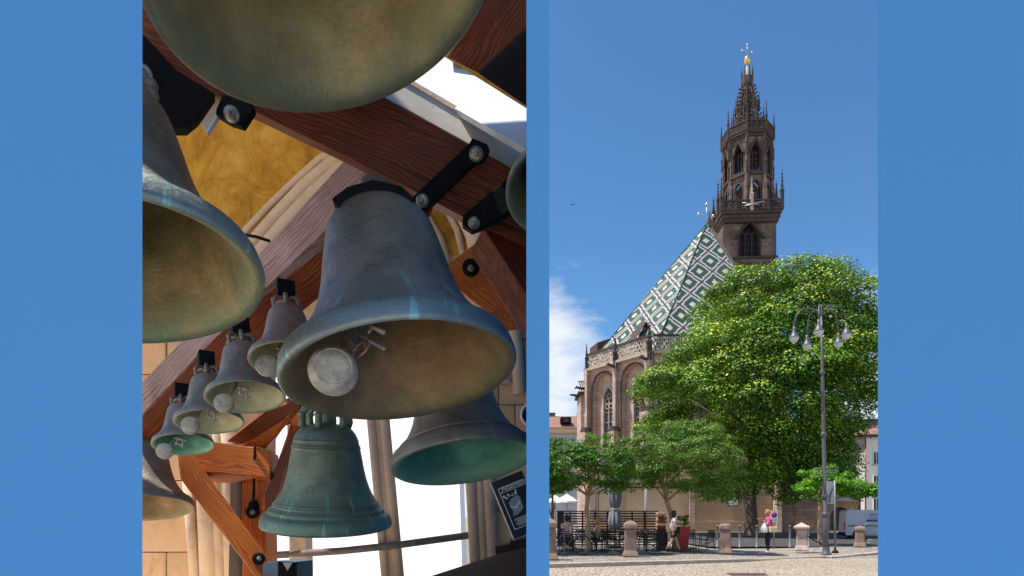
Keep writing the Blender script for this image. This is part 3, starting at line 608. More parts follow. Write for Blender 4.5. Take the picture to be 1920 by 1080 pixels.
def tile_pattern():
    m, nt, b = new_mat('glazed_diamond_tiles'); u, v, _ = nt.sep(nt.tex('UV'))
    T = .125
    uq = nt.math('MULTIPLY', nt.math('FLOOR', nt.math('DIVIDE', u, T)), T); vq = nt.math('MULTIPLY', nt.math('FLOOR', nt.math('DIVIDE', v, T)), T)
    us = nt.math('DIVIDE', uq, 2.95); vs = nt.math('DIVIDE', vq, 3.35)
    p = nt.math('ABSOLUTE', nt.math('SUBTRACT', nt.math('FRACT', nt.math('ADD', us, vs)), .5)); q = nt.math('ABSOLUTE', nt.math('SUBTRACT', nt.math('FRACT', nt.math('SUBTRACT', us, vs)), .5))
    mm = nt.math('MAXIMUM', p, q)
    G = (.012, .080, .047); W = (.56, .55, .50); PU = (.085, .045, .075); YE = (.80, .55, .14)
    c = nt.ramp(nt.math('MULTIPLY', mm, 2.), [(0, YE), (.13, W), (.27, PU), (.37, G), (.73, W), (.89, PU)], 'CONSTANT')
    wn = nt.node('ShaderNodeTexWhiteNoise', noise_dimensions='2D'); cx = nt.node('ShaderNodeCombineXYZ'); nt.put(cx.inputs[0], uq); nt.put(cx.inputs[1], vq); nt.put(wn.inputs['Vector'], cx.outputs[0])
    c = nt.mix(nt.math('MULTIPLY', wn.outputs['Value'], .35), c, nt.mix(.5, c, (.02, .03, .03)))
    c = nt.mix(nt.math('MULTIPLY', nt.rng(nt.noise(nt.tex(), .5, 5, .6), .45, .7), .25), c, (.12, .11, .09))
    fr = nt.math('FRACT', nt.math('DIVIDE', v, T))
    finish(nt, b, c, nt.rng(wn.outputs['Value'], 0, 1, .35, .6), 0, nt.math('ADD', fr, nt.math('MULTIPLY', wn.outputs['Value'], .3)), .5, .03, .3); return m
M['tiles'] = tile_pattern(); M['hip'] = simple('green_ridge_tile', (.02, .07, .045), .4)

# ------------------------------------------------------------ cathedral choir
ch = thing('cathedral_choir', 'red sandstone gothic choir under a steep roof of green and white diamond tiles', 'church', (18, 62, 0))
def cp_(mb, name, mat, **k): return in_(mb.build(name, M[mat], None, **k), ch)
W0 = Vector((14.3, 60.3, 0)); dl = Vector((-.6, .8, 0)); TOP = 20.15
def facet(origin, d, L, bays, name='left'):
    Mf = frame_of(origin, d) if name != 'left' else frame_of(origin+Vector(d)*L, -Vector(d))
    return Mf
def bay(Mf, x0, x1, win=True, mat='church', archz=16.05, sill=7.6, ww=1.45):
    c = (x0+x1)/2; w_ = (x1-x0)-1.25
    ar = arch(c, .6, w_, archz, 'round', 8)
    cp_(MB().prism([(x0, 0), (x1, 0), (x1, 18.2), (x0, 18.2)], [ar], .75, M=Mf), 'wall_bay', mat)
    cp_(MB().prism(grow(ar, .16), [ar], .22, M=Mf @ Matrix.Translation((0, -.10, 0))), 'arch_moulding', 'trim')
    wa = arch(c+.15, sill, ww, archz-1.25, 'pointed', 7)
    cp_(MB().prism([(x0+.1, 0), (x1-.1, 0), (x1-.1, 18), (x0+.1, 18)], [wa], .35, M=Mf @ Matrix.Translation((0, .76, 0))), 'recessed_wall', mat)
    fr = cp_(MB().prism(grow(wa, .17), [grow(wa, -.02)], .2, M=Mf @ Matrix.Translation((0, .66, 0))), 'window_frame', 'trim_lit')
    o = MB().prism(grow(wa, .05), t=.04, M=Mf @ Matrix.Translation((0, 1.0, 0))).build('window_glass', M['glass_grey']); in_(o, ch)
    t = MB(); cw = c+.15
    t.box((cw, .88, (sill+archz-1)/2), (.09, .12, archz-1-sill), M=Mf)
    for k in range(1, 6): t.box((cw, .92, sill+k*(archz-1.6-sill)/6), (ww, .05, .05), M=Mf)
    for (ax, az, rr) in ((-.3, archz-1.5, .28), (.3, archz-1.5, .28), (0, archz-.95, .3), (-.3, archz-2.1, .26), (.3, archz-2.1, .26)):
        t.tube([Mf @ Vector((cw+ax+rr*math.cos(a), .88, az+rr*math.sin(a))) for a in [math.pi*2*i/12 for i in range(13)]], .05, 5, caps=False)
    cp_(t, 'tracery', 'trim_lit')
def parapet(Mf, x0, x1, z0=18.2, h=1.9):
    cp_(MB().box(((x0+x1)/2, -.12, z0+.12), (x1-x0, .75, .26), M=Mf), 'cornice', 'trim_lit')
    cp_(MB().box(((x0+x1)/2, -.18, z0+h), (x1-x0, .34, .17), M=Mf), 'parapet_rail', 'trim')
    t = MB(); L = x1-x0; n = max(3, round(L/.95)); hh = h-.34; zc = z0+.25
    for i in range(n):
        a = x0+L*i/n; b_ = x0+L*(i+1)/n; mdl = (a+b_)/2
        for (p, q) in (((a, zc), (mdl, zc+hh/2)), ((mdl, zc+hh/2), (b_, zc+hh)), ((b_, zc), (mdl, zc+hh/2)), ((mdl, zc+hh/2), (a, zc+hh)), ((a, zc+hh/2), (mdl, zc+hh)), ((a, zc+hh/2), (mdl, zc)), ((b_, zc+hh/2), (mdl, zc+hh)), ((b_, zc+hh/2), (mdl, zc))):
            t.bar((p[0], -.18, p[1]), (q[0], -.18, q[1]), .14, .095, up=(0, 1, 0), M=Mf)
    cp_(t, 'parapet_tracery', 'trim_lit')
def pinnacle(owner, Mx, h, s, mat='trim', seg=4, name='pinnacle'):
    mb = MB(); k = s/2*1.414
    mb.lathe([(.001, 0), (k, 0), (k, h*.45), (k*1.25, h*.47), (k*1.25, h*.5), (k*.75, h*.52), (k*.22, h*.9), (.001, h*.9)], seg, M=Mx @ Matrix.Rotation(R(45), 4, 'Z'), smooth=False)
    for z_, r_ in ((.62, .75), (.72, .62), (.82, .5), (.90, .62), (.98, .42)):
        mb.lathe([(.001, -r_*k*.5), (r_*k, -r_*k*.1), (r_*k*.8, r_*k*.35), (.001, r_*k*.6)], 5, M=Mx @ Matrix.Translation((0, 0, h*z_)), smooth=False)
    return in_(mb.build(name, M[mat]), owner)
LL = 9.2; Ml = frame_of(W0+dl*LL, -dl)        # local x runs from the far left corner to the near corner
bay(Ml, .1, LL-4.64, True); bay(Ml, LL-4.64, LL-.1, True)
parapet(Ml, 0, LL-4.64); parapet(Ml, LL-4.64, LL)
def buttress(Mx, x, w_, z_off=10.8, front=.55, mat='church'):
    cp_(MB().box((x, -front/2-.02, (z_off+18.4)/2), (w_, front, 18.4-z_off), M=Mx), 'buttress', mat)
    cp_(MB().box((x, -front*.9, z_off/2), (w_*1.7, front*1.8, z_off), M=Mx), 'buttress', mat)
    cp_(MB().prism([(x-w_*1.0, z_off), (x+w_*1.0, z_off), (x+w_*.5, z_off+.5), (x-w_*.5, z_off+.5)], t=front*1.85, M=Mx @ Matrix.Translation((0, -front*1.85, 0))), 'weathering', 'trim')
buttress(Ml, LL-4.64, .42); buttress(Ml, .15, .45, 11.2); buttress(Ml, LL-.05, .62, 12.3, .6)
def Lp(x, y, z): return Ml @ Vector((x, y, z))
pinnacle(ch, Matrix.Translation(Lp(.1, -.35, 18.2)), 3.1, .32); pinnacle(ch, Matrix.Translation(Lp(LL-4.64, -.4, 17.6)), 3.6, .42); pinnacle(ch, Matrix.Translation(Lp(LL+.1, -.4, 17.5)), 3.9, .5)
# front bays towards the square, mostly behind the lime tree
Mfr = frame_of(W0, (1, 0, 0))
bay(Mfr, .3, 4.6, True); bay(Mfr, 4.6, 9.0, True); bay(Mfr, 9.0, 13.4, True)
parapet(Mfr, .2, 4.6); parapet(Mfr, 4.6, 9.0); parapet(Mfr, 9.0, 13.4)
buttress(Mfr, 4.6, .5); buttress(Mfr, 9.0, .5); buttress(Mfr, 13.4, .5)
# gargoyles
for (x, z_) in ((.0, 16.2), (LL-4.64, 17.8), (LL-.1, 17.6)):
    a_ = Lp(x, -.3, z_); out = (Ml.to_3x3() @ Vector((-.5 if x < 1 else 0, -1, 0))).normalized()
    mb = MB(); mb.tube([a_, a_+out*.6+Vector((0, 0, .05)), a_+out*1.15+Vector((0, 0, .12)), a_+out*1.4+Vector((0, 0, .02))], [.2, .17, .13, .08], 8); mb.box(tuple(a_+out*1.15+Vector((0, 0, .25))), (.12, .12, .16))
    cp_(mb, 'gargoyle', 'trim')
# lower sacristy corner further left
Ms = frame_of((8.15, 69.5, 0), (1, 0, 0))
cp_(MB().box((.55, 2, 8), (1.1, 4, 16), M=Ms), 'annex_wall', 'church'); cp_(MB().box((.45, 1.6, 16.1), (1.6, 4.2, .3), M=Ms), 'annex_cornice', 'trim')
t = MB()
for k in range(5): t.bar((-.25+.28*k, -.45, 16.3), (-.25+.28*(k+1), -.45, 17.3), .08, .08, M=Ms); t.bar((-.25+.28*(k+1), -.45, 16.3), (-.25+.28*k, -.45, 17.3), .08, .08, M=Ms)
t.box((.45, -.45, 17.4), (1.6, .2, .16), M=Ms); cp_(t, 'annex_parapet', 'trim_lit')
mb = MB(); a_ = Vector((7.9, 69.3, 15.7)); mb.tube([a_, a_+Vector((-.6, -.3, .1)), a_+Vector((-1.1, -.5, .1))], [.2, .15, .1], 7); cp_(mb, 'gargoyle', 'trim')
# roof: hip facets with laid tiles
EZ = 18.9; A0 = Vector((14.9, 61.5, EZ)); PK = P(1325, 420, 70.); B0 = A0+dl*10.6; C0 = Vector((28.9, 61.6, EZ))
def roof_facet(a, b, apex, name='roof_tiles', mat='tiles', off=(0, 0)):
    """a-b is the eave seen left to right; UV in metres along and up the slope"""
    e = (b-a).normalized(); n = e.cross(apex-a).normalized(); up = n.cross(e).normalized()
    if up.z < 0: up = -up
    me = bpy.data.meshes.new(name); vs = [a, b, apex]; nn = n if n.z > 0 else -n
    me.from_pydata([tuple(v) for v in vs]+[tuple(v-nn*.25) for v in vs], [], [(0, 1, 2), (5, 4, 3), (0, 3, 4, 1), (1, 4, 5, 2), (2, 5, 3, 0)])
    uv = me.uv_layers.new(name='UVMap'); L = [v for v in vs]+[v for v in vs]
    for lp in me.loops:
        d = L[lp.vertex_index]-a; uv.data[lp.index].uv = (d.dot(e)+off[0], d.dot(up)+off[1])
    me.materials.append(M[mat]); bm = bmesh.new(); bm.from_mesh(me); bmesh.ops.recalc_face_normals(bm, faces=bm.faces); bm.to_mesh(me); bm.free()
    return in_(link(name, me), ch)
roof_facet(B0, A0, PK, off=(.35, -.9)); roof_facet(A0, C0, PK, off=(-.45, .2))
D0 = B0+Vector((1.5, 8, 0)); roof_facet(D0, B0, PK, mat='tile_roof'); roof_facet(C0, Vector((33, 70, EZ)), PK, off=(.5, 0)); 
RE = PK+Vector((14, 22, 0))
for q in ((PK, RE, Vector((46, 88, EZ)), Vector((33, 70, EZ))), (PK, RE, Vector((14, 92, EZ)), D0)):
    cp_(MB().add(q, [(0, 1, 2, 3)]).add([v-Vector((0, 0, .3)) for v in q], [(3, 2, 1, 0)]), 'nave_roof', 'tile_roof')
for q in (A0, B0, C0): cp_(MB().tube([q, PK], .08, 6), 'hip_ridge', 'hip')
cp_(MB().tube([C0+Vector((.5, .3, 0)), PK+Vector((.4, .3, .1))], .12, 6), 'hip_ridge', 'trim')
# low dark lean-to roof at the left foot of the slope and an open roof hatch
cp_(MB().prism([(0, 0), (3.4, 0), (3.6, 2.7), (.0, 1.3)], t=2.5, M=frame_of(P(1120, 662, 73), (1, .25, 0))), 'lean_to', 'trim')
hc = P(1196, 628, 64); hm = MB(); hm.add([P(1180, 630, 64.3), P(1190, 638, 63.4), P(1212, 603, 65.1), P(1206, 602, 66)], [(0, 1, 2, 3)]); hm.add([P(1190, 638, 63.4), P(1194, 632, 65.5), P(1212, 603, 66.4), P(1212, 603, 65.1)], [(0, 1, 2, 3)])
cp_(hm, 'roof_hatch', 'trim')
# finial cross with gilt balls
cp_(MB().tube([PK, PK+Vector((0, 0, 2.25))], [.09, .04], 6), 'finial_rod', 'bracket'); cp_(MB().tube([PK+Vector((-.95, 0, 1.15)), PK+Vector((.85, .2, 1.05))], .035, 6), 'finial_arm', 'bracket')
for d in ((0, 0, 2.35), (-.95, 0, 1.18), (.85, .2, 1.05)): cp_(MB().lathe([(.17*math.sin(math.pi*i/8)+.001, -.17*math.cos(math.pi*i/8)) for i in range(9)], 12, M=Matrix.Translation(PK+Vector(d))), 'gilt_ball', 'gilt')
# plastered base wall of the church facing the square
Mb2 = frame_of((X(1098, 57), 57, 0), (1, 0, 0))
def bw(px0, px1, ztop, mat, y=0., t=.6, name='base_wall'):
    a, b_ = X(px0, 57)-X(1098, 57), X(px1, 57)-X(1098, 57)
    cp_(MB().box(((a+b_)/2, y+t/2, ztop/2), (b_-a, t, ztop), M=Mb2), name, mat); return a, b_
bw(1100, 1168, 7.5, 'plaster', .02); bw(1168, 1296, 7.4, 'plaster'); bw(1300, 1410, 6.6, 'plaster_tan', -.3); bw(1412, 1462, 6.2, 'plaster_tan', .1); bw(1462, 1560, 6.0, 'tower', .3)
for px in (1110, 1163, 1296, 1458): 
    a = X(px, 57)-X(1098, 57); cp_(MB().box((a, -.15, 3.4), (.5, .5, 6.8), M=Mb2), 'pier', 'church'); cp_(MB().box((a, -.2, 6.5), (.7, .6, .25), M=Mb2), 'pier_cap', 'trim_lit')
a, b_ = X(1100, 57)-X(1098, 57), X(1410, 57)-X(1098, 57)
cp_(MB().box(((a+b_)/2, -.22, 1.05), (b_-a, .4, .14), M=Mb2), 'plinth', 'trim_lit'); cp_(MB().box(((a+X(1296, 57)-X(1098, 57))/2, -.1, 4.35), (X(1296, 57)-X(1100, 57), .3, .16), M=Mb2), 'string_course', 'trim')
cp_(MB().box((X(1375, 56.6)-X(1098, 57), -.36, 2.95), (1.0, .06, .85), M=Mb2), 'notice_frame', 'trim'); cp_(MB().box((X(1375, 56.6)-X(1098, 57), -.41, 2.95), (.84, .05, .68), M=Mb2), 'notice_sheet', 'white_wall')

# ------------------------------------------------------------ bell tower
tw = thing('bell_tower', 'tall dark gothic bell tower with an openwork spire and gilded ball', 'tower', (30, 76, 0))
TY = 74.; Mt = frame_of((X(1355, TY), TY, 0), (1, -.06, 0)); TW = 6.6; TD = 3.8
def t_(mb, name, mat, **k): return in_(mb.build(name, M[mat], None, **k), tw)
def zt(py, Y=TY): return EYE+(HZ-py)/F*Y
G1 = zt(404)
wa = arch(TW*.5, zt(483), 2.5, zt(450), 'pointed', 8)
t_(MB().prism([(0, 0), (TW, 0), (TW, G1), (0, G1)], [wa], .9, M=Mt), 'shaft_front', 'tower')
t_(MB().box((.45, TD/2+.46, G1/2), (.9, TD-.92, G1), M=Mt), 'shaft_side', 'tower'); t_(MB().box((TW-.45, TD/2+.46, G1/2), (.9, TD-.92, G1), M=Mt), 'shaft_side', 'tower')
t_(MB().box((TW/2, TD+.45, G1/2), (TW, .9, G1), M=Mt), 'shaft_back', 'tower')
def gwin(Mx, wa, y, mull, mat='trim', glass='glass_dark', rows=2):
    t_(MB().prism(grow(wa, .22), [wa], .25, M=Mx @ Matrix.Translation((0, y-.08, 0))), 'window_frame', mat)
    t_(MB().prism(grow(wa, .02), t=.05, M=Mx @ Matrix.Translation((0, y+.6, 0))), 'window_glass', glass)
    xs = [p[0] for p in wa]; zs = [p[1] for p in wa]; x0, x1, z0, z1 = min(xs), max(xs), min(zs), max(zs); t = MB(); sp_ = z0+(z1-z0)*.6
    for i in range(1, mull+1): t.box((x0+(x1-x0)*i/(mull+1), y+.45, (z0+sp_)/2+.2), (.09, .12, sp_-z0+.4), M=Mx)
    for i in range(rows): t.box(((x0+x1)/2, y+.48, z0+(sp_-z0)*(i+1)/(rows+1)), (x1-x0, .06, .06), M=Mx)
    n = mull+1; r_ = (x1-x0)/n/2
    for i in range(n):
        c_ = x0+(2*i+1)*r_; t.tube([Mx @ Vector((c_+r_*math.cos(a), y+.45, sp_+r_*1.2*math.sin(a))) for a in [math.pi*k/8 for k in range(9)]], .05, 4, caps=False)
        if 0 < i or n < 3: t.tube([Mx @ Vector((x0+2*i*r_+r_*.8*math.cos(a), y+.45, sp_+r_*1.9+r_*.8*math.sin(a))) for a in [math.pi*k/6 for k in range(13)]], .05, 4, caps=False)
    t_(t, 'tracery', mat)
gwin(Mt, wa, 0, 2)
t_(MB().prism([(TW*.5-1.9, zt(450)), (TW*.5, zt(414)), (TW*.5+1.9, zt(450)), (TW*.5+1.7, zt(450)), (TW*.5, zt(418)), (TW*.5-1.7, zt(450))], t=.3, M=Mt @ Matrix.Translation((0, -.3, 0))), 'gable_moulding', 'trim')
for z_ in (zt(485), zt(497)): t_(MB().box((TW/2, -.1, z_), (TW+.3, .3, .25), M=Mt), 'string_course', 'trim')
# lower gallery
for k, (g, zz) in enumerate(((.12, G1-.9), (.26, G1-.5), (.4, G1))):
    t_(MB().box((TW/2, TD/2, zz), (TW+2*g, TD+2*g+.9, .42), M=Mt), 'gallery_corbel', 'trim')
def balustrade(Mx, L, z0, h, y=0., n=8):
    t = MB(); t.box((L/2, y, z0+h), (L, .25, .16), M=Mx); t.box((L/2, y, z0+.1), (L, .22, .14), M=Mx)
    for i in range(n):
        a, b_ = L*i/n, L*(i+1)/n
        t.bar((a, y, z0), (b_, y, z0+h), .1, .09, up=(0, 1, 0), M=Mx); t.bar((b_, y, z0), (a, y, z0+h), .1, .09, up=(0, 1, 0), M=Mx); t.bar((a, y, z0), (a, y, z0+h), .13, .11, up=(0, 1, 0), M=Mx)
        c_ = (a+b_)/2; t.tube([Mx @ Vector((c_+.22*math.cos(q), y, z0+h/2+.22*math.sin(q))) for q in [math.pi*j/4 for j in range(9)]], .045, 4, caps=False)
    return t_(t, 'balustrade', 'trim')
Mg = Mt @ Matrix.Translation((-.42, -.85, 0)); balustrade(Mg, TW+.84, G1+.2, 1.15, n=9)
Mgl = frame_of(Mt @ Vector((-.42, TD+.9, 0)), (0.06, -1, 0)); balustrade(Mgl, TD+1.75, G1+.2, 1.15, n=7); Mgr = frame_of(Mt @ Vector((TW+.42, -.85, 0)), (-.06, 1, 0)); balustrade(Mgr, TD+1.75, G1+.2, 1.15, n=7)
for (x, y, h_) in ((-.4, -.8, 3.6), (-.4, .6, 4.6), (-.4, 2.6, 3.6), (-.4, TD+.8, 2.8), (TW+.4, -.8, 5.0), (TW+.35, .9, 4.6), (TW+.4, 3.2, 3.4), (TW*.5, -.8, 4.2), (TW*.2, -.8, 2.6), (TW*.8, -.8, 2.6)):
    pinnacle(tw, Mt @ Matrix.Translation((x, y, G1+.1)), h_, .36, 'trim' if x != TW*.5 else 'trim_lit')
t_(MB().tube([P(1396, 386, 72.4), P(1434, 377, 72.4)], .07, 5), 'antenna', 'bracket'); t_(MB().tube([P(1392, 380, 72.5), P(1424, 384, 72.5)], .05, 5), 'antenna', 'bracket')
# octagon
OC = Vector((X(1401, 76.2), 76.2, 0)); OA = 2.6; G2 = zt(258, 74.5)
side = OA*2*math.tan(math.pi/8)
for k in range(8):
    a = -math.pi/2+k*math.pi/4; nrm = Vector((math.cos(a), math.sin(a), 0)); xd_ = Vector((-nrm.y, nrm.x, 0))
    Mo = frame_of(OC+nrm*OA-xd_*side/2, xd_); w1 = arch(side/2, zt(322), side*.6, zt(287), 'pointed', 6); w2 = arch(side/2, zt(388), side*.5, zt(356), 'pointed', 6)
    t_(MB().prism([(0, G1), (side, G1), (side, G2), (0, G2)], [w1, w2], .4, M=Mo), 'octagon_wall', 'tower')
    if k in (0, 1, 7, 6, 2):
        gwin(Mo, w1, 0, 2, rows=3); gwin(Mo, w2, 0, 1, 'trim', 'tower', rows=0)
        t_(MB().box((side/2, -.1, zt(328)), (side+.1, .3, .3), M=Mo), 'string_course', 'trim')
        t_(MB().prism([(side*.12, zt(287)), (side*.5, zt(260)), (side*.88, zt(287)), (side*.78, zt(287)), (side*.5, zt(265)), (side*.22, zt(287))], t=.2, M=Mo @ Matrix.Translation((0, -.25, 0))), 'gable_moulding', 'trim')
    av = a+math.pi/8; cv = OC+Vector((math.cos(av), math.sin(av), 0))*(OA/math.cos(math.pi/8)+.1)
    t_(MB().lathe([(.36, G1), (.36, zt(345)), (.28, zt(342)), (.28, zt(300)), (.2, zt(296)), (.2, G2+.3)], 4, M=Matrix.Translation((cv.x, cv.y, 0)) @ Matrix.Rotation(av, 4, 'Z'), smooth=False), 'corner_shaft', 'tower')
    for z_, hh in ((zt(380), 3.4), (zt(330), 3.2), (zt(292), 2.8)):
        o2 = cv+Vector((math.cos(av), math.sin(av), 0))*.14; pinnacle(tw, Matrix.Translation((o2.x, o2.y, z_)), hh, .26)
for k, (g, zz) in enumerate(((.12, G2-.2), (.36, G2+.15))):
    t_(MB().lathe([(.001, zz-.2), ((OA+g)*1.082, zz-.2), ((OA+g)*1.082, zz+.15), (.001, zz+.15)], 8, M=Matrix.Translation(OC) @ Matrix.Rotation(math.pi/8, 4, 'Z'), smooth=False), 'gallery_corbel', 'trim')
OA2 = OA+.32; side2 = OA2*2*math.tan(math.pi/8)
for k in range(8):
    a = -math.pi/2+k*math.pi/4; nrm = Vector((math.cos(a), math.sin(a), 0)); xd_ = Vector((-nrm.y, nrm.x, 0)); balustrade(frame_of(OC+nrm*OA2-xd_*side2/2, xd_), side2, G2+.25, 1.15, n=4)
    av = a+math.pi/8; cv = OC+Vector((math.cos(av), math.sin(av), 0))*(OA2*1.082)
    pinnacle(tw, Matrix.Translation((cv.x, cv.y, G2+.1)), 3.3 if k % 2 else 3.9, .24)
# openwork spire
S0 = G2+.4; S1 = zt(152, 75.5); R0 = 1.9; R1 = .5
def ring(z_, r_, th, sides=8, rot=math.pi/8): return [OC+Vector((math.cos(rot+i*math.pi*2/sides)*r_, math.sin(rot+i*math.pi*2/sides)*r_, z_)) for i in range(sides)]
lv = [S0+(S1-S0)*q for q in (0, .2, .38, .56, .72, .87, 1.)]; rr = [R0+(R1-R0)*((z_-S0)/(S1-S0))**1. for z_ in lv]; rings_ = [ring(z_, r_, 0) for z_, r_ in zip(lv, rr)]
for k in range(8):
    t_(MB().tube([rg[k] for rg in rings_], [.17, .155, .14, .13, .12, .11, .1], 5), 'spire_rib', 'tower')
    cr = MB()
    for j in range(13):
        f_ = j/13*(len(lv)-1); i0 = int(f_); p_ = rings_[i0][k].lerp(rings_[i0+1][k], f_-i0); o_ = (p_-OC); o_.z = 0; o_.normalize(); cr.tube([p_, p_+o_*.32+Vector((0, 0, .05)), p_+o_*.42+Vector((0, 0, .24))], [.09, .08, .12], 5)
    tag(t_(cr, 'crocket_row', 'trim'), kind='stuff')
tr = MB()
for i in range(len(lv)-1):
    for k in range(8):
        a, b_ = rings_[i][k], rings_[i][(k+1) % 8]; c_, d_ = rings_[i+1][k], rings_[i+1][(k+1) % 8]; mid = (a+b_)/2; tm = (c_+d_)/2
        tr.tube([a, b_], .12, 4); tr.tube([mid, tm], .08, 4); tr.tube([a, (mid+tm)/2, b_], .07, 4); tr.tube([c_, (mid+tm)/2, d_], .07, 4); tr.tube([a.lerp(c_, .5), mid.lerp(tm, .75), b_.lerp(d_, .5)], .05, 4)
t_(tr, 'spire_tracery', 'trim')
t_(MB().tube([OC+Vector((0, 0, S0)), OC+Vector((0, 0, S1))], [.4, .2], 6), 'stair_core', 'trim')
for k in range(8):
    a = k*math.pi/4+.2
    for z_, r_, h_ in ((lv[1]-.6, rr[1]+.35, 3.4), (lv[3]-.6, rr[3]+.32, 2.5)):
        c_ = OC+Vector((math.cos(a)*r_, math.sin(a)*r_, z_)); pinnacle(tw, Matrix.Translation(c_), h_, .2)
t_(MB().lathe([(.3, S1-.5), (.72, S1-.1), (.75, S1+.25), (.75, S1+.9), (.6, S1+.9), (.6, S1+.2), (.001, S1)], 8, M=Matrix.Translation((OC.x, OC.y, 0)), smooth=False), 'crown_gallery', 'trim')
for k in range(8): pinnacle(tw, Matrix.Translation(OC+Vector((math.cos(k*math.pi/4)*.7, math.sin(k*math.pi/4)*.7, S1+.6))), 1.7, .15)
NB = zt(112, 75.5); t_(MB().lathe([(.45, S1), (.3, S1+1.2), (.10, NB), (.001, NB)], 8, M=Matrix.Translation((OC.x, OC.y, 0))), 'needle', 'trim_lit')
ZB = zt(104.5, 75.5); t_(MB().lathe([(.40*math.sin(math.pi*i/12)+.001, -.48*math.cos(math.pi*i/12)) for i in range(13)], 24, M=Matrix.Translation((OC.x, OC.y, ZB))), 'gilt_ball', 'gilt')
t_(MB().tube([(OC.x, OC.y, ZB+.4), (OC.x, OC.y, ZB+2.0)], .035, 5), 'cross_rod', 'bracket'); t_(MB().tube([(OC.x-.68, OC.y, ZB+1.22), (OC.x+.62, OC.y, ZB+1.02)], .03, 5), 'cross_arm', 'bracket')
for d in ((0, 2.02), (-.68, 1.24), (.62, 1.02)): t_(MB().lathe([(.11*math.sin(math.pi*i/8)+.001, -.11*math.cos(math.pi*i/8)) for i in range(9)], 10, M=Matrix.Translation((OC.x+d[0], OC.y, ZB+d[1]))), 'gilt_ball', 'gilt')
# ------------------------------------------------------------ ground, pavement, kerb
def setts(name, a, bb, mort, s, dirt):
    m, nt, b = new_mat(name); v = nt.tex(); vo = nt.node('ShaderNodeTexVoronoi', feature='DISTANCE_TO_EDGE'); wv = nt.vmath('ADD', v, nt.vmath('MULTIPLY', nt.noise(v, .6, 2, .5, 0, 1), (.5, .5, 0)))
    nt.put(vo.inputs[0], wv); vo.inputs['Scale'].default_value = s; vo.inputs['Randomness'].default_value = .55
    vc = nt.node('ShaderNodeTexVoronoi'); nt.put(vc.inputs[0], wv); vc.inputs['Scale'].default_value = s; vc.inputs['Randomness'].default_value = .55
    g = nt.rng(vo.outputs[0], .025, .12); cr = nt.sep(vc.outputs['Color'])[0]
    c = nt.mix(cr, a, bb); c = nt.mix(g, mort, c); n1 = nt.noise(v, .25, 6, .65, .4); n2 = nt.noise(v, 7, 4, .7)
    c = nt.mix(nt.math('MULTIPLY', nt.rng(n1, .42, .66), .5), c, dirt); c = nt.mix(nt.math('MULTIPLY', nt.rng(n2, .55, .75), .35), c, dirt)
    finish(nt, b, c, .85, 0, nt.math('ADD', g, nt.math('MULTIPLY', n2, .4)), .6, .02, .25); return m
M['road'] = setts('porphyry_setts', (.40, .33, .255), (.50, .42, .33), (.15, .12, .09), 7, (.27, .215, .165))
M['paving'] = setts('pavement_setts', (.33, .28, .23), (.43, .37, .30), (.15, .125, .105), 6, (.19, .16, .135))
M['kerb'] = simple('granite_kerb', (.40, .34, .28), .85, 0, .2, 5)
tag(MB().add([(-900, -60, 0), (900, -60, 0), (900, 1500, 0), (-900, 1500, 0)], [(0, 1, 2, 3)]).build('ground', M['road']), kind='structure')
kp = [(-3.0, 17.1), (1.1, 17.55), (4.1, 18.5), (7.7, 19.8), (9.6, 21.0), (12.0, 21.9), (15.0, 23.6), (24, 27.5)]
kz = [.12, .12, .12, .10, .012, .03, .12, .12]
vs = [(x, y+.28, z) for (x, y), z in zip(kp, kz)]+[(x, 54, max(z, .10)) for (x, y), z in zip(kp, kz)]
n = len(kp); tag(MB().add(vs, [(i, i+1, n+i+1, n+i) for i in range(n-1)]).build('pavement', M['paving']), kind='structure')
kb = tag(thing('kerb', None, None), kind='structure')
for (a, za), (b_, zb) in zip(list(zip(kp, kz))[:-1], list(zip(kp, kz))[1:]):
    A_ = Vector((*a, 0)); B_ = Vector((*b_, 0)); L = (B_-A_).length; k = max(1, round(L/1.05)); d = (B_-A_)/k
    if za < .02 and zb < .05: continue
    for i in range(k):
        p_, q_ = A_+d*(i+.01), A_+d*(i+.99); u = Vector((-d.y, d.x, 0)).normalized()*.3; z0_ = za+(zb-za)*i/k+.006; z1_ = za+(zb-za)*(i+1)/k+.006+random.uniform(-.004, .004)
        mb = MB(); mb.add([p_-Vector((0, 0, .1)), q_-Vector((0, 0, .1)), q_+u-Vector((0, 0, .1)), p_+u-Vector((0, 0, .1)), p_+Vector((0, 0, z0_)), q_+Vector((0, 0, z1_)), q_+u+Vector((0, 0, z1_)), p_+u+Vector((0, 0, z0_))], [(0,1,2,3), (7,6,5,4), (0,4,5,1), (1,5,6,2), (2,6,7,3), (3,7,4,0)])
        mb.build('kerb_stone', M['kerb'], kb, bevel=.012)
GZ = .12
M['lane_shade'] = simple('lane_tree_shade', (.06, .055, .052), .9, 0, .3, 1.5)
tag(MB().add([(9.2, 27.5, .128), (26, 27.5, .128), (40, 52, .128), (9.2, 52, .128)], [(0, 1, 2, 3)]).build('lane', M['lane_shade']), kind='structure')  # near-black sheet puts the tree shade into the ground colour
tag(MB().add([(.6, 21.9, .13), (7.4, 22.6, .13), (8.6, 28, .13), (.8, 28, .13)], [(0, 1, 2, 3)]).build('cafe_shade_sheet', simple('terrace_shade_dark', (.10, .09, .085), .9, 0, .3, 2)), kind='structure')  # dark sheet laid to paint tree shade onto the cafe ground
def G(px, Y, z=GZ): return Vector((X(px, Y), Y, z))
def YG(py, z=GZ): return (EYE-z)*F/(py-HZ)
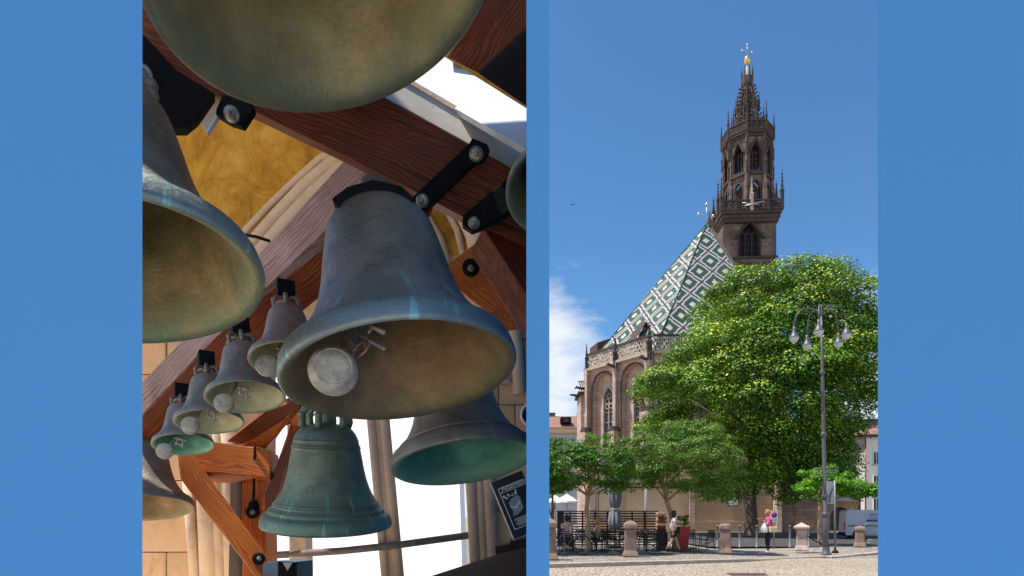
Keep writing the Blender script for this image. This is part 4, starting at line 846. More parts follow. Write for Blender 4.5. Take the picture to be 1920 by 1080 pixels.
tag(MB().prism([(-.55, -.3), (.5, -.3), (.33, .3), (-.62, .3)], t=.012, M=Matrix.Translation((6.35, 15.6, .0)) @ Matrix.Rotation(R(90), 4, 'X')).build('manhole_cover', simple('rusted_cover', (.10, .06, .05), .7, .3, .3, 20)), 'rusty dark cover set in the road at the bottom edge', 'cover')

# ------------------------------------------------------------ trees
def leafmat(name, cols, trans=.35):
    m, nt, b = new_mat(name); at = nt.node('ShaderNodeAttribute', attribute_name='tint'); c = nt.ramp(at.outputs['Fac'], cols)
    finish(nt, b, c, .5, 0, None, spec=.35); tr_ = nt.node('ShaderNodeBsdfTranslucent'); nt.put(tr_.inputs[0], nt.mix(.5, c, (.30, .46, .03)))
    mx = nt.node('ShaderNodeMixShader'); mx.inputs[0].default_value = trans; nt.l.new(b.outputs[0], mx.inputs[1]); nt.l.new(tr_.outputs[0], mx.inputs[2]); nt.l.new(mx.outputs[0], nt.n['Material Output'].inputs[0]); return m
M['lime_leaf'] = leafmat('lime_leaf', [(0, (.008, .03, .005)), (.42, (.045, .145, .008)), (.78, (.20, .38, .014)), (1, (.60, .66, .06))], .14)
M['fine_leaf'] = leafmat('fine_leaf', [(0, (.02, .06, .010)), (.5, (.075, .19, .022)), (.85, (.17, .30, .035)), (1, (.30, .36, .05))], .25)
M['fresh_leaf'] = leafmat('fresh_leaf', [(0, (.02, .09, .006)), (.5, (.08, .27, .012)), (1, (.20, .46, .02))], .3)
M['mid_leaf'] = leafmat('mid_leaf', [(0, (.012, .05, .006)), (.5, (.045, .155, .012)), (1, (.13, .32, .02))], .25)
M['bark'] = simple('tree_bark', (.13, .09, .065), .95, 0, .4, 7, bstr=.6, bdist=.03)
M['bark_pale'] = simple('pale_bark', (.36, .25, .15), .9, 0, .35, 9, bstr=.6, bdist=.03)
def leaves(name, centers, radii, per, size, mat, parent, up=.55, shell=.62, tint0=None):
    """leaf blades in layered clumps: each clump is a flattened dome of separate leaves that face outwards and up"""
    C_ = np.array(centers, float); Rr = np.array(radii, float); K = len(C_)
    cnt = np.maximum(8, (per*(Rr/Rr.mean())**2).astype(int)); idx = np.repeat(np.arange(K), cnt); N = len(idx)
    d = rng.normal(size=(N, 3)); d /= np.linalg.norm(d, axis=1)[:, None]; flip = rng.random(N) < .72; d[:, 2] = np.where(flip, np.abs(d[:, 2]), d[:, 2])
    rad = Rr[idx]*(shell+(1-shell)*rng.random(N)**.6); wob = 1+.25*np.sin(d[:, 0]*5+idx)*np.cos(d[:, 1]*4+idx*1.7)
    pos = C_[idx]+d*(rad*wob)[:, None]*np.array([1.08, 1.08, .54])
    pos += rng.normal(size=(N, 3))*(Rr[idx]*.10)[:, None]*(rng.random(N) < .4)[:, None]
    pos[:, 2] -= .12*Rr[idx]*(d[:, 0]**2+d[:, 1]**2)
    nrm = d*.9+rng.normal(size=(N, 3))*.36; nrm[:, 2] += up; nrm /= np.linalg.norm(nrm, axis=1)[:, None]
    t = rng.normal(size=(N, 3)); t -= nrm*(t*nrm).sum(1)[:, None]; t /= np.linalg.norm(t, axis=1)[:, None]; b_ = np.cross(nrm, t)
    s = (size*(.6+.8*rng.random(N)))[:, None]
    V = np.stack([pos-t*s*.5, pos+b_*s*.36+nrm*s*.06, pos+t*s*.5, pos-b_*s*.36+nrm*s*.06], 1).reshape(-1, 3)
    me = bpy.data.meshes.new(name); me.vertices.add(N*4); me.vertices.foreach_set('co', V.ravel().astype(np.float32)); me.loops.add(N*4); me.loops.foreach_set('vertex_index', np.arange(N*4, dtype=np.int32))
    me.polygons.add(N); me.polygons.foreach_set('loop_start', np.arange(0, N*4, 4, dtype=np.int32)); me.polygons.foreach_set('loop_total', np.full(N, 4, np.int32)); me.update(calc_edges=True)
    ct = rng.normal(.45, .12, K)[idx]; tv = np.clip(ct+rng.normal(0, .14, N), 0, .86); hi = (rng.random(N) < (.06+.34*(rng.random(K) < .6)[idx])*(d[:, 2] > .25)); tv = np.where(hi, rng.uniform(.86, 1, N), tv)  # paler clump tops: bracts, plus sun highlights painted into the tint
    at = me.attributes.new('tint', 'FLOAT', 'FACE'); at.data.foreach_set('value', tv.astype(np.float32)); me.materials.append(mat)
    return in_(link(name, me), parent)
def inpoly(x, z, poly):
    c = False; n = len(poly)
    for i in range(n):
        (x1, z1), (x2, z2) = poly[i-1], poly[i]
        if (z1 > z) != (z2 > z) and x < (x2-x1)*(z-z1)/(z2-z1)+x1: c = not c
    return c
def edist(x, z, poly):
    best = 1e9; n = len(poly)
    for i in range(n):
        a = Vector(poly[i-1]); b_ = Vector(poly[i]); p_ = Vector((x, z)); ab = b_-a; t = max(0, min(1, (p_-a).dot(ab)/max(ab.length_squared, 1e-9))); best = min(best, (p_-a-ab*t).length)
    return best
def crown(outline, Y, depth, n, r0, inner=.2):
    poly = [((px-CX)/F*Y, EYE+(HZ-py)/F*Y) for px, py in outline]; xs = [p[0] for p in poly]; zs = [p[1] for p in poly]; C_, Rr = [], []; mx = max(edist(random.uniform(min(xs), max(xs)), random.uniform(min(zs), max(zs)), poly) for _ in range(60))
    while len(C_) < n:
        x = random.uniform(min(xs), max(xs)); z = random.uniform(min(zs), max(zs))
        if not inpoly(x, z, poly): continue
        e = edist(x, z, poly); r = r0*random.uniform(.6, 1.35)
        if e < r*.4: continue
        r = min(r, e*.85+.15*r0); ext = depth*math.sqrt(min(1, e/(depth*.95)))
        y = Y+(random.choice((-1, -1, 1))*ext*random.uniform(.8, 1.05) if random.random() > inner else ext*random.uniform(-.8, .8)); C_.append((x, y, z)); Rr.append(r)
    return C_, Rr
def limbs(owner, base, trunk, r0, cents, k, mat, r1=.5):
    top = Vector(trunk[-1]); pts = [Vector(p) for p in trunk]; m_ = len(pts)
    in_(MB().tube([pts[0]-Vector((0, 0, .1))]+pts, [r0*1.45]+[r0*(1-(1-r1)*i/(m_-1)) for i in range(m_)], 12).build('trunk', mat), owner)
    for i in range(k):
        c = Vector(cents[(i*7919) % len(cents)]); q = pts[random.choice(range(m_//2, m_))]; c = q.lerp(c, .85); mid = q.lerp(c, .5)+Vector((random.uniform(-.1, .1), random.uniform(-.1, .1), .12))*(c-q).length*.8
        in_(MB().tube([q, q.lerp(mid, .5)+Vector((0, 0, .03)), mid, c], [r0*r1*.75, r0*r1*.5, r0*r1*.36, r0*.07], 7).build('limb', mat), owner)
bt = thing('lime_tree', 'huge dense lime tree in pale blossom standing before the church', 'tree', G(1408, 44, 0))
out1 = [(1178, 740), (1188, 700), (1232, 668), (1262, 640), (1280, 600), (1300, 572), (1330, 536), (1366, 514), (1400, 514), (1430, 500), (1470, 508), (1505, 500), (1555, 518), (1584, 546), (1602, 565), (1586, 600), (1606, 628), (1636, 662), (1630, 705), (1606, 735), (1610, 770), (1594, 805), (1566, 845), (1574, 885), (1564, 925), (1500, 950), (1440, 958), (1380, 952), (1330, 925), (1290, 890), (1240, 850), (1196, 800)]
C1, R1_ = crown(out1, 44, 8.0, 370, 1.5, .25)
leaves('crown', C1, R1_, 600, .165, M['lime_leaf'], bt, shell=.74)
limbs(bt, None, [G(1408, 44, 0), G(1409, 44, 1.2), G(1406, 44, 3), G(1412, 44.3, 6), G(1425, 44.5, 10), G(1430, 44.2, 14)], .52, C1, 30, M['bark'])
t1 = thing('street_tree', 'fine leaved tree with a leaning bent trunk behind the walking woman', 'tree', G(1262, 24.5, GZ))
out2 = [(1160, 870), (1172, 820), (1190, 795), (1225, 800), (1250, 782), (1290, 790), (1315, 780), (1345, 800), (1370, 830), (1385, 870), (1390, 915), (1365, 942), (1330, 945), (1290, 935), (1240, 925), (1190, 930), (1166, 905)]
C2, R2 = crown(out2, 24.5, 2.6, 215, .38, .35); leaves('crown', C2, R2, 190, .072, M['fine_leaf'], t1, shell=.35)
limbs(t1, None, [G(1266, 24.5, GZ), G(1265, 24.5, .9), P(1258, 962, 24.5), P(1250, 940, 24.5), P(1246, 915, 24.5), P(1252, 880, 24.4)], .13, C2, 26, M['bark_pale'])
t2 = thing('street_tree', 'broad green tree with a forked trunk beside the bicycle at the left', 'tree', G(1103, 23, GZ))
out3 = [(900, 900), (900, 850), (950, 815), (1030, 818), (1060, 812), (1085, 822), (1110, 806), (1140, 812), (1172, 815), (1188, 850), (1180, 900), (1168, 930), (1150, 942), (1120, 922), (1095, 915), (1060, 930), (1020, 938), (940, 935)]  # crown widened unseen behind the pier to shade the cafe
C3, R3 = crown(out3, 23, 3.0, 215, .40, .3); leaves('crown', C3, R3, 170, .085, M['mid_leaf'], t2, shell=.45)
limbs(t2, None, [G(1102, 23, GZ), G(1103, 23, .8), P(1100, 955, 23), P(1103, 930, 23), P(1110, 905, 23), P(1118, 870, 23)], .12, C3, 20, M['bark_pale'])
t3 = thing('street_tree', 'young bright green tree with a pale slim trunk left of the lamp post', 'tree', G(1537, 29, GZ))
out4 = [(1478, 915), (1490, 885), (1520, 873), (1545, 866), (1575, 880), (1612, 896), (1622, 920), (1600, 940), (1570, 936), (1540, 948), (1505, 935), (1480, 930)]
C4, R4 = crown(out4, 29, 1.5, 62, .40, .3); leaves('crown', C4, R4, 170, .095, M['fresh_leaf'], t3, shell=.4)
limbs(t3, None, [G(1538, 29, GZ), G(1537, 29, 1), P(1537, 950, 29), P(1536, 925, 29), P(1545, 900, 29)], .11, C4, 12, M['bark_pale'])
for i, (px, py, rw, Y, lab) in enumerate(((1612, 922, 26, 62, 'small dark round tree in front of the white building, left of a pair'), (1648, 918, 24, 60, 'small dark round tree cut by the right edge in front of the white building'), (1036, 905, 34, 46, 'dark trimmed tree far behind the left terrace'))):
    q = thing('distant_tree', lab, 'tree', G(px, Y, 0)); oo = [(px+rw*math.cos(a)*1.2, py+rw*.75*math.sin(a)) for a in [i_*math.pi/6 for i_ in range(12)]]
    c_, r_ = crown(oo, Y, 1.6, 50, .5, .3); leaves('crown', c_, r_, 110, .17, M['fresh_leaf'] if i == 1 else M['fine_leaf'], q); limbs(q, None, [G(px, Y, 0), G(px, Y, 1.2), P(px, py+5, Y)], .16, c_, 6, M['bark'])

# ------------------------------------------------------------ houses at the two edges
def win(owner, Mx, x, z, w_, h_, fm='print_white', shutters=False):
    f_ = MB().prism([(x-w_/2, z), (x+w_/2, z), (x+w_/2, z+h_), (x-w_/2, z+h_)], [[(x-w_/2+.09, z+.09), (x+w_/2-.09, z+.09), (x+w_/2-.09, z+h_-.09), (x-w_/2+.09, z+h_-.09)]], .14, M=Mx @ Matrix.Translation((0, -.09, 0))); f_.box((x, -.03, z+h_/2), (.07, .06, h_-.2), M=Mx); in_(f_.build('window', M[fm]), owner)
    in_(MB().box((x, .0, z+h_/2), (w_-.16, .03, h_-.16), M=Mx).build('pane', M['glass_dark']), owner); in_(MB().box((x, -.12, z-.05), (w_+.2, .26, .1), M=Mx).build('sill', M['trim_lit']), owner)
    if shutters:
        for s_ in (-1, 1): in_(MB().box((x+s_*(w_*.75), -.05, z+h_/2), (w_*.45, .06, h_), M=Mx).build('shutter', M['grey_wall']), owner)
hl = thing('town_house', 'pale grey house with a brown tiled roof and dormer beyond the choir', 'house', (9, 108, 0)); Mx = frame_of((3.5, 108, 0), (1, 0, 0))
in_(MB().box((5.2, 5, 8.4), (10.4, 10, 16.8), M=Mx).build('wall', M['grey_wall']), hl); in_(MB().box((5.2, -.25, 17.3), (10.8, 1, .9), M=Mx).build('eaves_band', M['plaster']), hl)
in_(MB().prism([(-.3, 0), (5.5, 3.1), (11, 0)], t=10.9, M=frame_of((13.9+.2, 107.3, 17.7), (0, 1, 0)) ).build('roof', M['tile_roof']), hl)
in_(MB().box((5.2, -.7, 17.75), (10.9, .16, .2), M=Mx).build('gutter', M['iron']), hl)
for x in (3.4, 4.5, 5.6, 6.7, 7.8, 8.9, 10.0):
    for z_ in (14.6, 11.2): win(hl, Mx, x-.3, z_, .55, 1.7, shutters=False)
mb = MB(); mb.box((6.4, .5, 19.2), (1.9, 2, 1.1), M=Mx); in_(mb.build('dormer', M['iron']), hl); in_(MB().box((6.4, -.53, 19.15), (.9, .06, .6), M=Mx).build('dormer_window', M['glass_grey']), hl)
for x in (3.9, 9.9): in_(MB().box((x, 5, 20.9), (1.8, .9, .5), M=Mx).build('chimney', M['tile_roof']), hl); in_(MB().box((x, 5, 21.35), (1.9, 1, .12), M=Mx).build('chimney_cap', M['trim']), hl)
hr = thing('corner_building', 'white corner building with shuttered windows and a clay tile roof at the right edge', 'building', (44, 70, 0))
Ma = frame_of((X(1594, 76), 76, 0), (1, -.12, 0)); Mb3 = frame_of((X(1622, 72), 72, 0), (1, 0, 0))
in_(MB().box((4, 4, 5.7), (8, 8, 11.4), M=Ma).build('wall', M['white_wall']), hr); in_(MB().box((5, 4, 5.75), (10, 8, 11.5), M=Mb3).build('wall', M['white_wall']), hr)
in_(MB().add([(-.8, -.8, 11.4), (10.5, -.8, 11.4), (10.5, 5, 14.2), (1.5, 5, 14.0)], [(0, 1, 2, 3)], M=Ma).build('roof', M['tile_roof']), hr)
in_(MB().add([(-.9, -.9, 11.5), (10.8, -.9, 11.5), (10.8, 5.2, 14.6), (2.0, 5.2, 14.3)], [(0, 1, 2, 3)], M=Mb3).add([(-.9, -.9, 11.5), (2, 5.2, 14.3), (-.9, 8, 11.5)], [(0, 1, 2)], M=Mb3).build('roof', M['tile_roof']), hr)
in_(MB().box((5, -.55, 11.35), (11.4, .8, .22), M=Mb3).build('eaves', M['trim']), hr); in_(MB().box((3.6, -.45, 11.25), (8.6, .7, .2), M=Ma).build('eaves', M['trim']), hr)
in_(MB().tube([Mb3 @ Vector((-.12, -.3, .2)), Mb3 @ Vector((-.12, -.3, 11.2))], .09, 8).build('drain_pipe', M['rust']), hr)
for z_ in (2.2, 5.0, 7.9):
    for x in (.75, 1.7): win(hr, Ma, x, z_, .6, 1.5)
    for x in (1.35, 3.4, 5.4): win(hr, Mb3, x, z_, .8, 1.6)
in_(MB().box((1.4, -.25, 4.75), (1.3, .5, .18), M=Mb3).build('balcony', M['trim_lit']), hr)
# low dark arcade behind the van
ar_ = thing('arcade_building', 'shaded low building behind the sign and the white van', 'building', (30, 66, 0)); Mx = frame_of((X(1540, 66), 66, 0), (1, 0, 0))
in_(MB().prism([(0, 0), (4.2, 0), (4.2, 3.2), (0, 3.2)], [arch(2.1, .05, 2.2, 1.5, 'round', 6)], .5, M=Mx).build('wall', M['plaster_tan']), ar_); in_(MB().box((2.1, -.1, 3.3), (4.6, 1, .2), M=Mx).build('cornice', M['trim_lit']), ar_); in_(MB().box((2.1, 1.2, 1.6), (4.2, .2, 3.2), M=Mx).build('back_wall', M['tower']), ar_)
# ------------------------------------------------------------ things on the square
M['lamp_grey'] = simple('grey_lamp_paint', (.11, .108, .118), .45, .2, .12, 6)
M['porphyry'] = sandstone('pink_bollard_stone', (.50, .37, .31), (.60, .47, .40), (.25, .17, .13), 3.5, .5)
M['grey_steel'] = simple('grey_steel_post', (.16, .17, .18), .5, .3, .15, 8)
M['dark_slat'] = wood('dark_slat', (.02, .009, .006), (.055, .025, .017), (.10, .05, .03), .6)
M['furn'] = simple('dark_furniture', (.022, .02, .02), .6, .1, .3, 10)
M['canvas'] = simple('grey_canvas', (.22, .23, .26), .9, 0, .14, 4, bstr=.3)
M['white_cloth'] = simple('white_canvas', (.80, .80, .80), .9, 0, .04, 3)
M['red_pot'] = simple('red_planter', (.36, .018, .02), .45, 0, .15, 5)
M['van'] = simple('shaded_van_paint', (.46, .49, .52), .28, .0, .03, 2)  # white paint greyed, putting the shade into its colour
M['tyre'] = simple('rubber', (.02, .02, .02), .8, 0, .2, 8)
M['skin'] = simple('skin', (.52, .30, .21), .55, 0, .06, 8)
M['pink'] = simple('magenta_cotton', (.62, .045, .27), .85, 0, .12, 9); M['navy'] = simple('navy_cotton', (.012, .015, .04), .8, 0, .2, 9)
M['tee_white'] = simple('white_cotton', (.72, .70, .76), .85, 0, .06, 9); M['black_cloth'] = simple('black_cotton', (.012, .012, .014), .8, 0, .2, 9)
M['hair_red'] = simple('ginger_hair', (.48, .20, .06), .6, 0, .3, 30); M['hair_dark'] = simple('dark_hair', (.03, .014, .012), .5, 0, .3, 30)
M['beige'] = simple('beige_leather', (.66, .56, .42), .6, 0, .08, 9); M['shoe_white'] = simple('white_shoe', (.78, .76, .74), .6, 0, .05, 9)
M['sign_blue'] = simple('sign_blue', (.02, .06, .33), .5, 0, .04, 3); M['sign_red'] = simple('sign_red', (.62, .02, .03), .5, 0, .04, 3)
# street lamp with five bell shaped lanterns
LY = YG(1040); lp = thing('street_lamp', 'tall grey lamp post with five bell shaped lanterns on curved arms', 'street lamp', G(1548, LY)); L0 = G(1549, LY); dxl = -.20
def lz(py): return EYE+(HZ-py)/F*LY
def lx(z_): return L0.x+dxl*(z_-.1)/9.8
LT = lz(572)
in_(MB().tube([(L0.x, LY, .1), (lx(1.6), LY, 1.6), (lx(1.62), LY, 1.62), (lx(5), LY, 5), (lx(7), LY, 7), (lx(LT), LY, LT)], [.10, .09, .075, .062, .052, .035], 14).build('post', M['lamp_grey']), lp)
for z_, r_ in ((1.62, .12), (2.3, .11), (4.6, .1), (6.9, .085)): in_(MB().lathe([(r_*.8, -.08), (r_, -.05), (r_, .05), (r_*.8, .08)], 14, M=Matrix.Translation((lx(z_), LY, z_))).build('collar', M['lamp_grey']), lp)
in_(MB().lathe([(.001, 0), (.2, 0), (.19, .04), (.13, .1), (.12, .3)], 16, M=Matrix.Translation(L0)).build('base', M['lamp_grey']), lp)
def lantern(c, s=1.):
    q = in_(MB().lathe([(.001, .42*s), (.045*s, .42*s), (.05*s, .30*s), (.075*s, .2*s), (.12*s, .10*s), (.18*s, .02*s), (.20*s, .0), (.18*s, -.01*s)], 20, M=Matrix.Translation(c)).build('lantern', M['lamp_grey']), lp)
    in_(MB().lathe([(.17*s, -.005*s), (.15*s, -.08*s), (.09*s, -.16*s), (.04*s, -.19*s), (.001, -.2*s)], 20, M=Matrix.Translation(c)).build('lamp_glass', M['glass_lamp']), lp)
m, nt, b = new_mat('frosted_glass'); finish(nt, b, (.55, .57, .60), .25); M['glass_lamp'] = m
for (hx, hy, peak, dy, s) in ((1489, 614, 578, 0, 1.), (1587, 608, 572, 0, 1.), (1513, 630, 588, .7, .95), (1572, 626, 588, .9, .95), (1535, 601, 0, -.9, 1.)):
    Y_ = LY+dy; e = P(hx, hy, Y_); z0_ = lz(598); st = Vector((lx(z0_), LY, z0_))
    if peak: tp_ = P(hx, peak, Y_).z
    else: tp_ = z0_+.35
    pts = [st]; 
    for i in range(1, 11):
        a = math.pi*i/10; f_ = (1-math.cos(a))/2; pts.append(Vector((st.x+(e.x-st.x)*f_, st.y+(e.y-st.y)*f_, (st.z*(1-f_)+e.z*f_)+(tp_-max(st.z*(1-f_)+e.z*f_, 0))*math.sin(a)**.8)))
    in_(MB().tube(pts+[e], .024, 8).build('arm', M['lamp_grey']), lp); lantern(e-Vector((0, 0, .38*s)), s)
for dz_ in (0, .1, .2): in_(MB().tube([P(1528, 886-dz_*40, LY-.1), P(1572, 884-dz_*40, LY+.3)], .018, 6).build('bracket_arm', M['grey_steel']), lp)
# stone bollards with pyramid caps
M['porphyry_dark'] = sandstone('worn_shaded_bollard_stone', (.24, .165, .13), (.34, .25, .20), (.09, .06, .045), 4.5, .7)  # darker copy: worn stone with the tree shade put into its colour
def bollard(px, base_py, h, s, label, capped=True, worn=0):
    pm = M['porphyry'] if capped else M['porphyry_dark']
    Y_ = YG(base_py); q = thing('stone_bollard', label, 'bollard', G(px, Y_), group='stone bollards along the square', rz=-math.atan2(X(px, Y_), Y_)+.06*worn)
    w_ = s; f0 = [(w_*1.15, 0), (w_*1.15, .06), (w_*1.0, .16), (w_*.86, .24), (w_*.84, h*.55), (w_*.82, h*.76)]
    a = MB().lathe([(.001, 0)]+[(r_*1.0, z_) for r_, z_ in f0]+[(.001, h*.76)], 4, M=Matrix.Rotation(R(45), 4, 'Z'), smooth=False); o = a.build('shaft', pm, q, bevel=.045)
    if capped: MB().lathe([(.001, h*.762), (w_*.95, h*.765), (w_*1.28, h*.80), (w_*1.28, h*.86), (.02, h), (.001, h)], 4, M=Matrix.Rotation(R(45), 4, 'Z'), smooth=False).build('cap', M['porphyry'], q, bevel=.008)
    else: MB().lathe([(.001, h*.762), (w_*.9, h*.765), (w_*.98, h*.80), (w_*.95, h*.9), (w_*.6, h*.97), (.02, h), (.001, h)], 4, M=Matrix.Rotation(R(45), 4, 'Z'), smooth=False).build('cap', pm, q, bevel=.03)
    return q
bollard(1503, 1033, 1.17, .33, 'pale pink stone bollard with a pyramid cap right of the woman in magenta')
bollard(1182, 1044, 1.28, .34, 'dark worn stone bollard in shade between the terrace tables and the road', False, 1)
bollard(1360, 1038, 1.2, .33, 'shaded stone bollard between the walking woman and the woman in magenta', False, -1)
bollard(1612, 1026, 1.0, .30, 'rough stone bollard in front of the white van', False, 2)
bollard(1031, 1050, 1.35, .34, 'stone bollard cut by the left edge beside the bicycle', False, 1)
for px, lab in ((1387, 'thin grey post first from the left, behind the shaded bollard'), (1419, 'thin grey post just left of the woman in magenta'), (1481, 'thin grey post just left of the capped bollard'), (1516, 'thin grey post just right of the capped bollard'), (1345, 'thin dark post in the tree shade left of the shaded bollard')):
    q = thing('metal_post', lab, 'post', G(px, YG(1026)), group='thin steel posts on the square'); MB().lathe([(.001, 0), (.075, 0), (.075, .02), (.045, .03), (.045, .92), (.05, .93), (.05, .98), (.03, 1.02), (.001, 1.03)], 12).build('post', M['grey_steel'], q)
    MB().lathe([(.047, .90), (.054, .905), (.054, .925), (.047, .93)], 12).build('collar', M['iron'], q)
def chain(a, b_, sag, label):
    n_ = 22; q = thing('chain', label, 'chain', tuple(a), group='iron chains between the bollards'); me = None
    for i in range(n_):
        f_ = (i+.5)/n_; p_ = Vector(a).lerp(Vector(b_), f_)-Vector((0, 0, sag*4*f_*(1-f_))); d = (Vector(b_)-Vector(a))/n_; d.z += -sag*4*(1-2*f_)/n_
        if me is None:
            o = MB().tube([(.07*math.cos(t_a), .035*math.sin(t_a), 0) for t_a in [math.pi*k/5 for k in range(11)]], .013, 5, caps=False).build('link', M['iron'], None); me = o.data; bpy.data.objects.remove(o)
        o = link('link', me); o.matrix_basis = Matrix.Translation(p_) @ d.to_track_quat('X', 'Z').to_matrix().to_4x4() @ Matrix.Rotation(R(90*(i % 2)), 4, 'X'); in_(o, q)
chain(G(1188, YG(1044), .85), G(1354, YG(1038), .85), .55, 'black chain hanging between the two shaded bollards')
chain(G(1040, YG(1050), .9), G(1175, YG(1044), .85), .5, 'black chain hanging from the left edge bollard past the bicycle')
chain(G(1508, YG(1033), .85), G(1540, 29, .2), .05, 'thin chain drooping right from the capped bollard')
# no stopping sign
q = thing('traffic_sign', 'no stopping sign on a white board behind the woman in magenta', 'sign', G(1452, YG(1029))); sy = YG(1029); sc_ = P(1451.5, 968, sy)-Vector(q.location)
MB().tube([(0, .04, 0), (0, .04, 2.15)], .035, 8).build('post', M['bark_pale'], q); MB().box((sc_.x, 0, sc_.z), (.32, .02, .52)).build('board', M['print_white'], q, bevel=.004)
for r_, mt, yy in ((.13, 'sign_red', -.014), (.105, 'sign_blue', -.018)): MB().lathe([(.001, 0), (r_, 0), (r_, .004), (.001, .004)], 24, M=Matrix.Translation((sc_.x, yy, sc_.z+.06)) @ RX).build('disc', M[mt], q)
MB().bar((sc_.x-.075, -.025, sc_.z+.135), (sc_.x+.075, -.025, sc_.z-.015), .022, .004, up=(0, 1, 0)).build('slash', M['sign_red'], q)
for z_, w_ in ((.235, .22), (-.13, .26), (-.165, .2), (-.2, .24)): MB().box((sc_.x, -.012, sc_.z+z_), (w_, .003, .012)).build('print', M['poster'], q)
# information board on two poles beside the lamp
q = thing('information_board', 'grey information board on a pole just right of the lamp post', 'sign', G(1566, YG(1037))); yy = YG(1037)
MB().tube([(0, 0, 0), (-.02, 0, P(0, 900, yy).z-GZ)], .04, 10).build('post', M['grey_steel'], q); MB().lathe([(.001, 0), (.13, 0), (.12, .05), (.06, .12), (.001, .12)], 12).build('foot', M['iron'], q)
in_(plank('board', [(1551, 902), (1563, 903), (1563, 945), (1551, 944)], ((1551, 902, yy-.02), (1563, 903, yy), (1551, 944, yy-.02)), .03, M['grey_wall'], None, bevel=.003), q)
for k in range(3): in_(MB().tube([P(1553+k*2, 943, yy-.06), P(1554+k*2, 932-k*2, yy-.06), P(1558+k, 924-k*3, yy-.06), P(1563, 920-k*4, yy-.06)], .008, 5).build('emblem', M['iron']), q)

# white van parked behind
VY = 37.; vx0 = X(1578, VY); v_ = thing('parked_van', 'white panel van with small lettering parked in the shade behind the right bollard', 'van', (vx0+.25, VY, 0), -.3); Vz = EYE+(HZ-956)/F*VY
pv = [(0.02, .35), (.0, .55), (.0, 1.0), (.05, Vz-.12), (.14, Vz-.02), (.35, Vz), (3.6, Vz), (4.0, Vz-.15), (4.55, 1.25), (5.0, 1.1), (5.2, .85), (5.2, .35)]
def wheel_arch(cx, r_, prof):
    return [(cx+r_*math.cos(a), .33+r_*math.sin(a)) for a in [math.pi*i/10 for i in range(11)]][::-1]
body = pv+[(4.72, .35)]+[(4.35+.37*math.cos(a), .35+.37*math.sin(a)) for a in [math.pi*i/10 for i in range(1, 10)]]+[(3.98, .35), (1.12, .35)]+[(.75+.37*math.cos(a), .35+.37*math.sin(a)) for a in [math.pi*i/10 for i in range(1, 10)]]+[(.38, .35)]
MB().prism(body, t=1.85).build('body', M['van'], v_, bevel=.03)
for x in (.75, 4.35):
    for y in (.12, 1.6):
        w0 = MB().lathe([(.2, -.1), (.33, -.1), (.345, -.06), (.345, .06), (.33, .1), (.2, .1)], 24, M=Matrix.Translation((x, y, .34)) @ RX).build('wheel', M['tyre'], v_); 
        MB().lathe([(.001, .07), (.08, .09), (.2, .06), (.2, -.06)], 16, M=Matrix.Translation((x, y, .34)) @ RX).build('hub', M['bracket'], w0)
MB().box((2.6, -.012, .95), (5.0, .02, .05)).build('side_trim', M['iron'], v_); MB().box((-.03, .1, .95), (.06, .14, .5)).build('tail_light', M['sign_red'], v_, bevel=.01); MB().box((0, .92, .42), (.16, 1.8, .2)).build('bumper', M['iron'], v_, bevel=.03)
MB().prism([(2.35, 1.2), (2.4, Vz-.25), (3.1, Vz-.25), (3.15, 1.2)], t=.02, M=Matrix.Translation((0, -.015, 0))).build('side_window', M['glass_dark'], v_, bevel=.004)
MB().prism([(3.3, 1.2), (3.3, Vz-.25), (3.75, Vz-.25), (4.2, 1.25)], t=.02, M=Matrix.Translation((0, -.015, 0))).build('door_window', M['glass_dark'], v_, bevel=.004)
for x in (2.25, 3.22): MB().box((x, -.008, 1.25), (.015, .012, 1.5)).build('door_gap', M['iron'], v_)
MB().box((2.1, -.03, .98), (.1, .04, .18)).build('handle', M['iron'], v_, bevel=.01)
for z_, w_, h_ in ((1.66, .55, .09), (1.52, .62, .03), (1.42, .62, .03)): MB().box((1.6, -.01, z_), (w_, .012, h_)).build('print', M['canvas'], v_)
MB().box((1.6, -.01, 1.28), (.85, .012, .13)).build('print', M['sign_blue'], v_)
# crowd barrier in front of the van
q = thing('crowd_barrier', 'low silver crowd barrier at the right edge before the van', 'barrier', G(1622, 30.5))
MB().tube([(0, 0, .1), (0, 0, 1.0), (.06, 0, 1.05), (2.2, 0, 1.05), (2.2, 0, .1)], .02, 8).build('frame', M['bolt'], q); MB().tube([(0, 0, .22), (2.2, 0, .22)], .015, 8).build('bottom_rail', M['bolt'], q)
for k in range(1, 18): MB().tube([(.12*k, 0, .22), (.12*k, 0, 1.04)], .009, 6).build('bar', M['bolt'], q)
for x in (.1, 2.0): MB().tube([(x, -.3, 0), (x, 0, .14), (x, .3, 0)], .018, 8).build('foot', M['bolt'], q)
# slatted terrace screen
SY = 27.5; sx0, sx1 = X(1046, SY), X(1232, SY); sz1 = EYE+(HZ-959)/F*SY
q = thing('slatted_screen', 'dark horizontal slat screen behind the cafe terrace', 'screen', (sx0, SY, GZ)); ns = 13
for i in range(ns):
    z_ = .22+(sz1-.22-.1)*i/(ns-1)
    for k in range(4):
        a = (sx1-sx0)*k/4; b_ = (sx1-sx0)*(k+1)/4; o = MB().box(((a+b_)/2, 0, z_-GZ+random.uniform(-.004, .004)), (b_-a-.01, .03, .062)); o.build('slat', M['dark_slat'], q)
for k in range(9): MB().box(((sx1-sx0)*k/8, .05, (sz1-GZ)/2), (.07, .07, sz1-GZ)).build('post', M['dark_slat'], q)
MB().box(((sx1-sx0)/2, .02, sz1-GZ+.01), (sx1-sx0+.1, .1, .05)).build('top_rail', M['dark_slat'], q); MB().box((.12, -.05, (sz1-GZ)/2), (.3, .2, sz1-GZ)).build('end_panel', M['furn'], q)
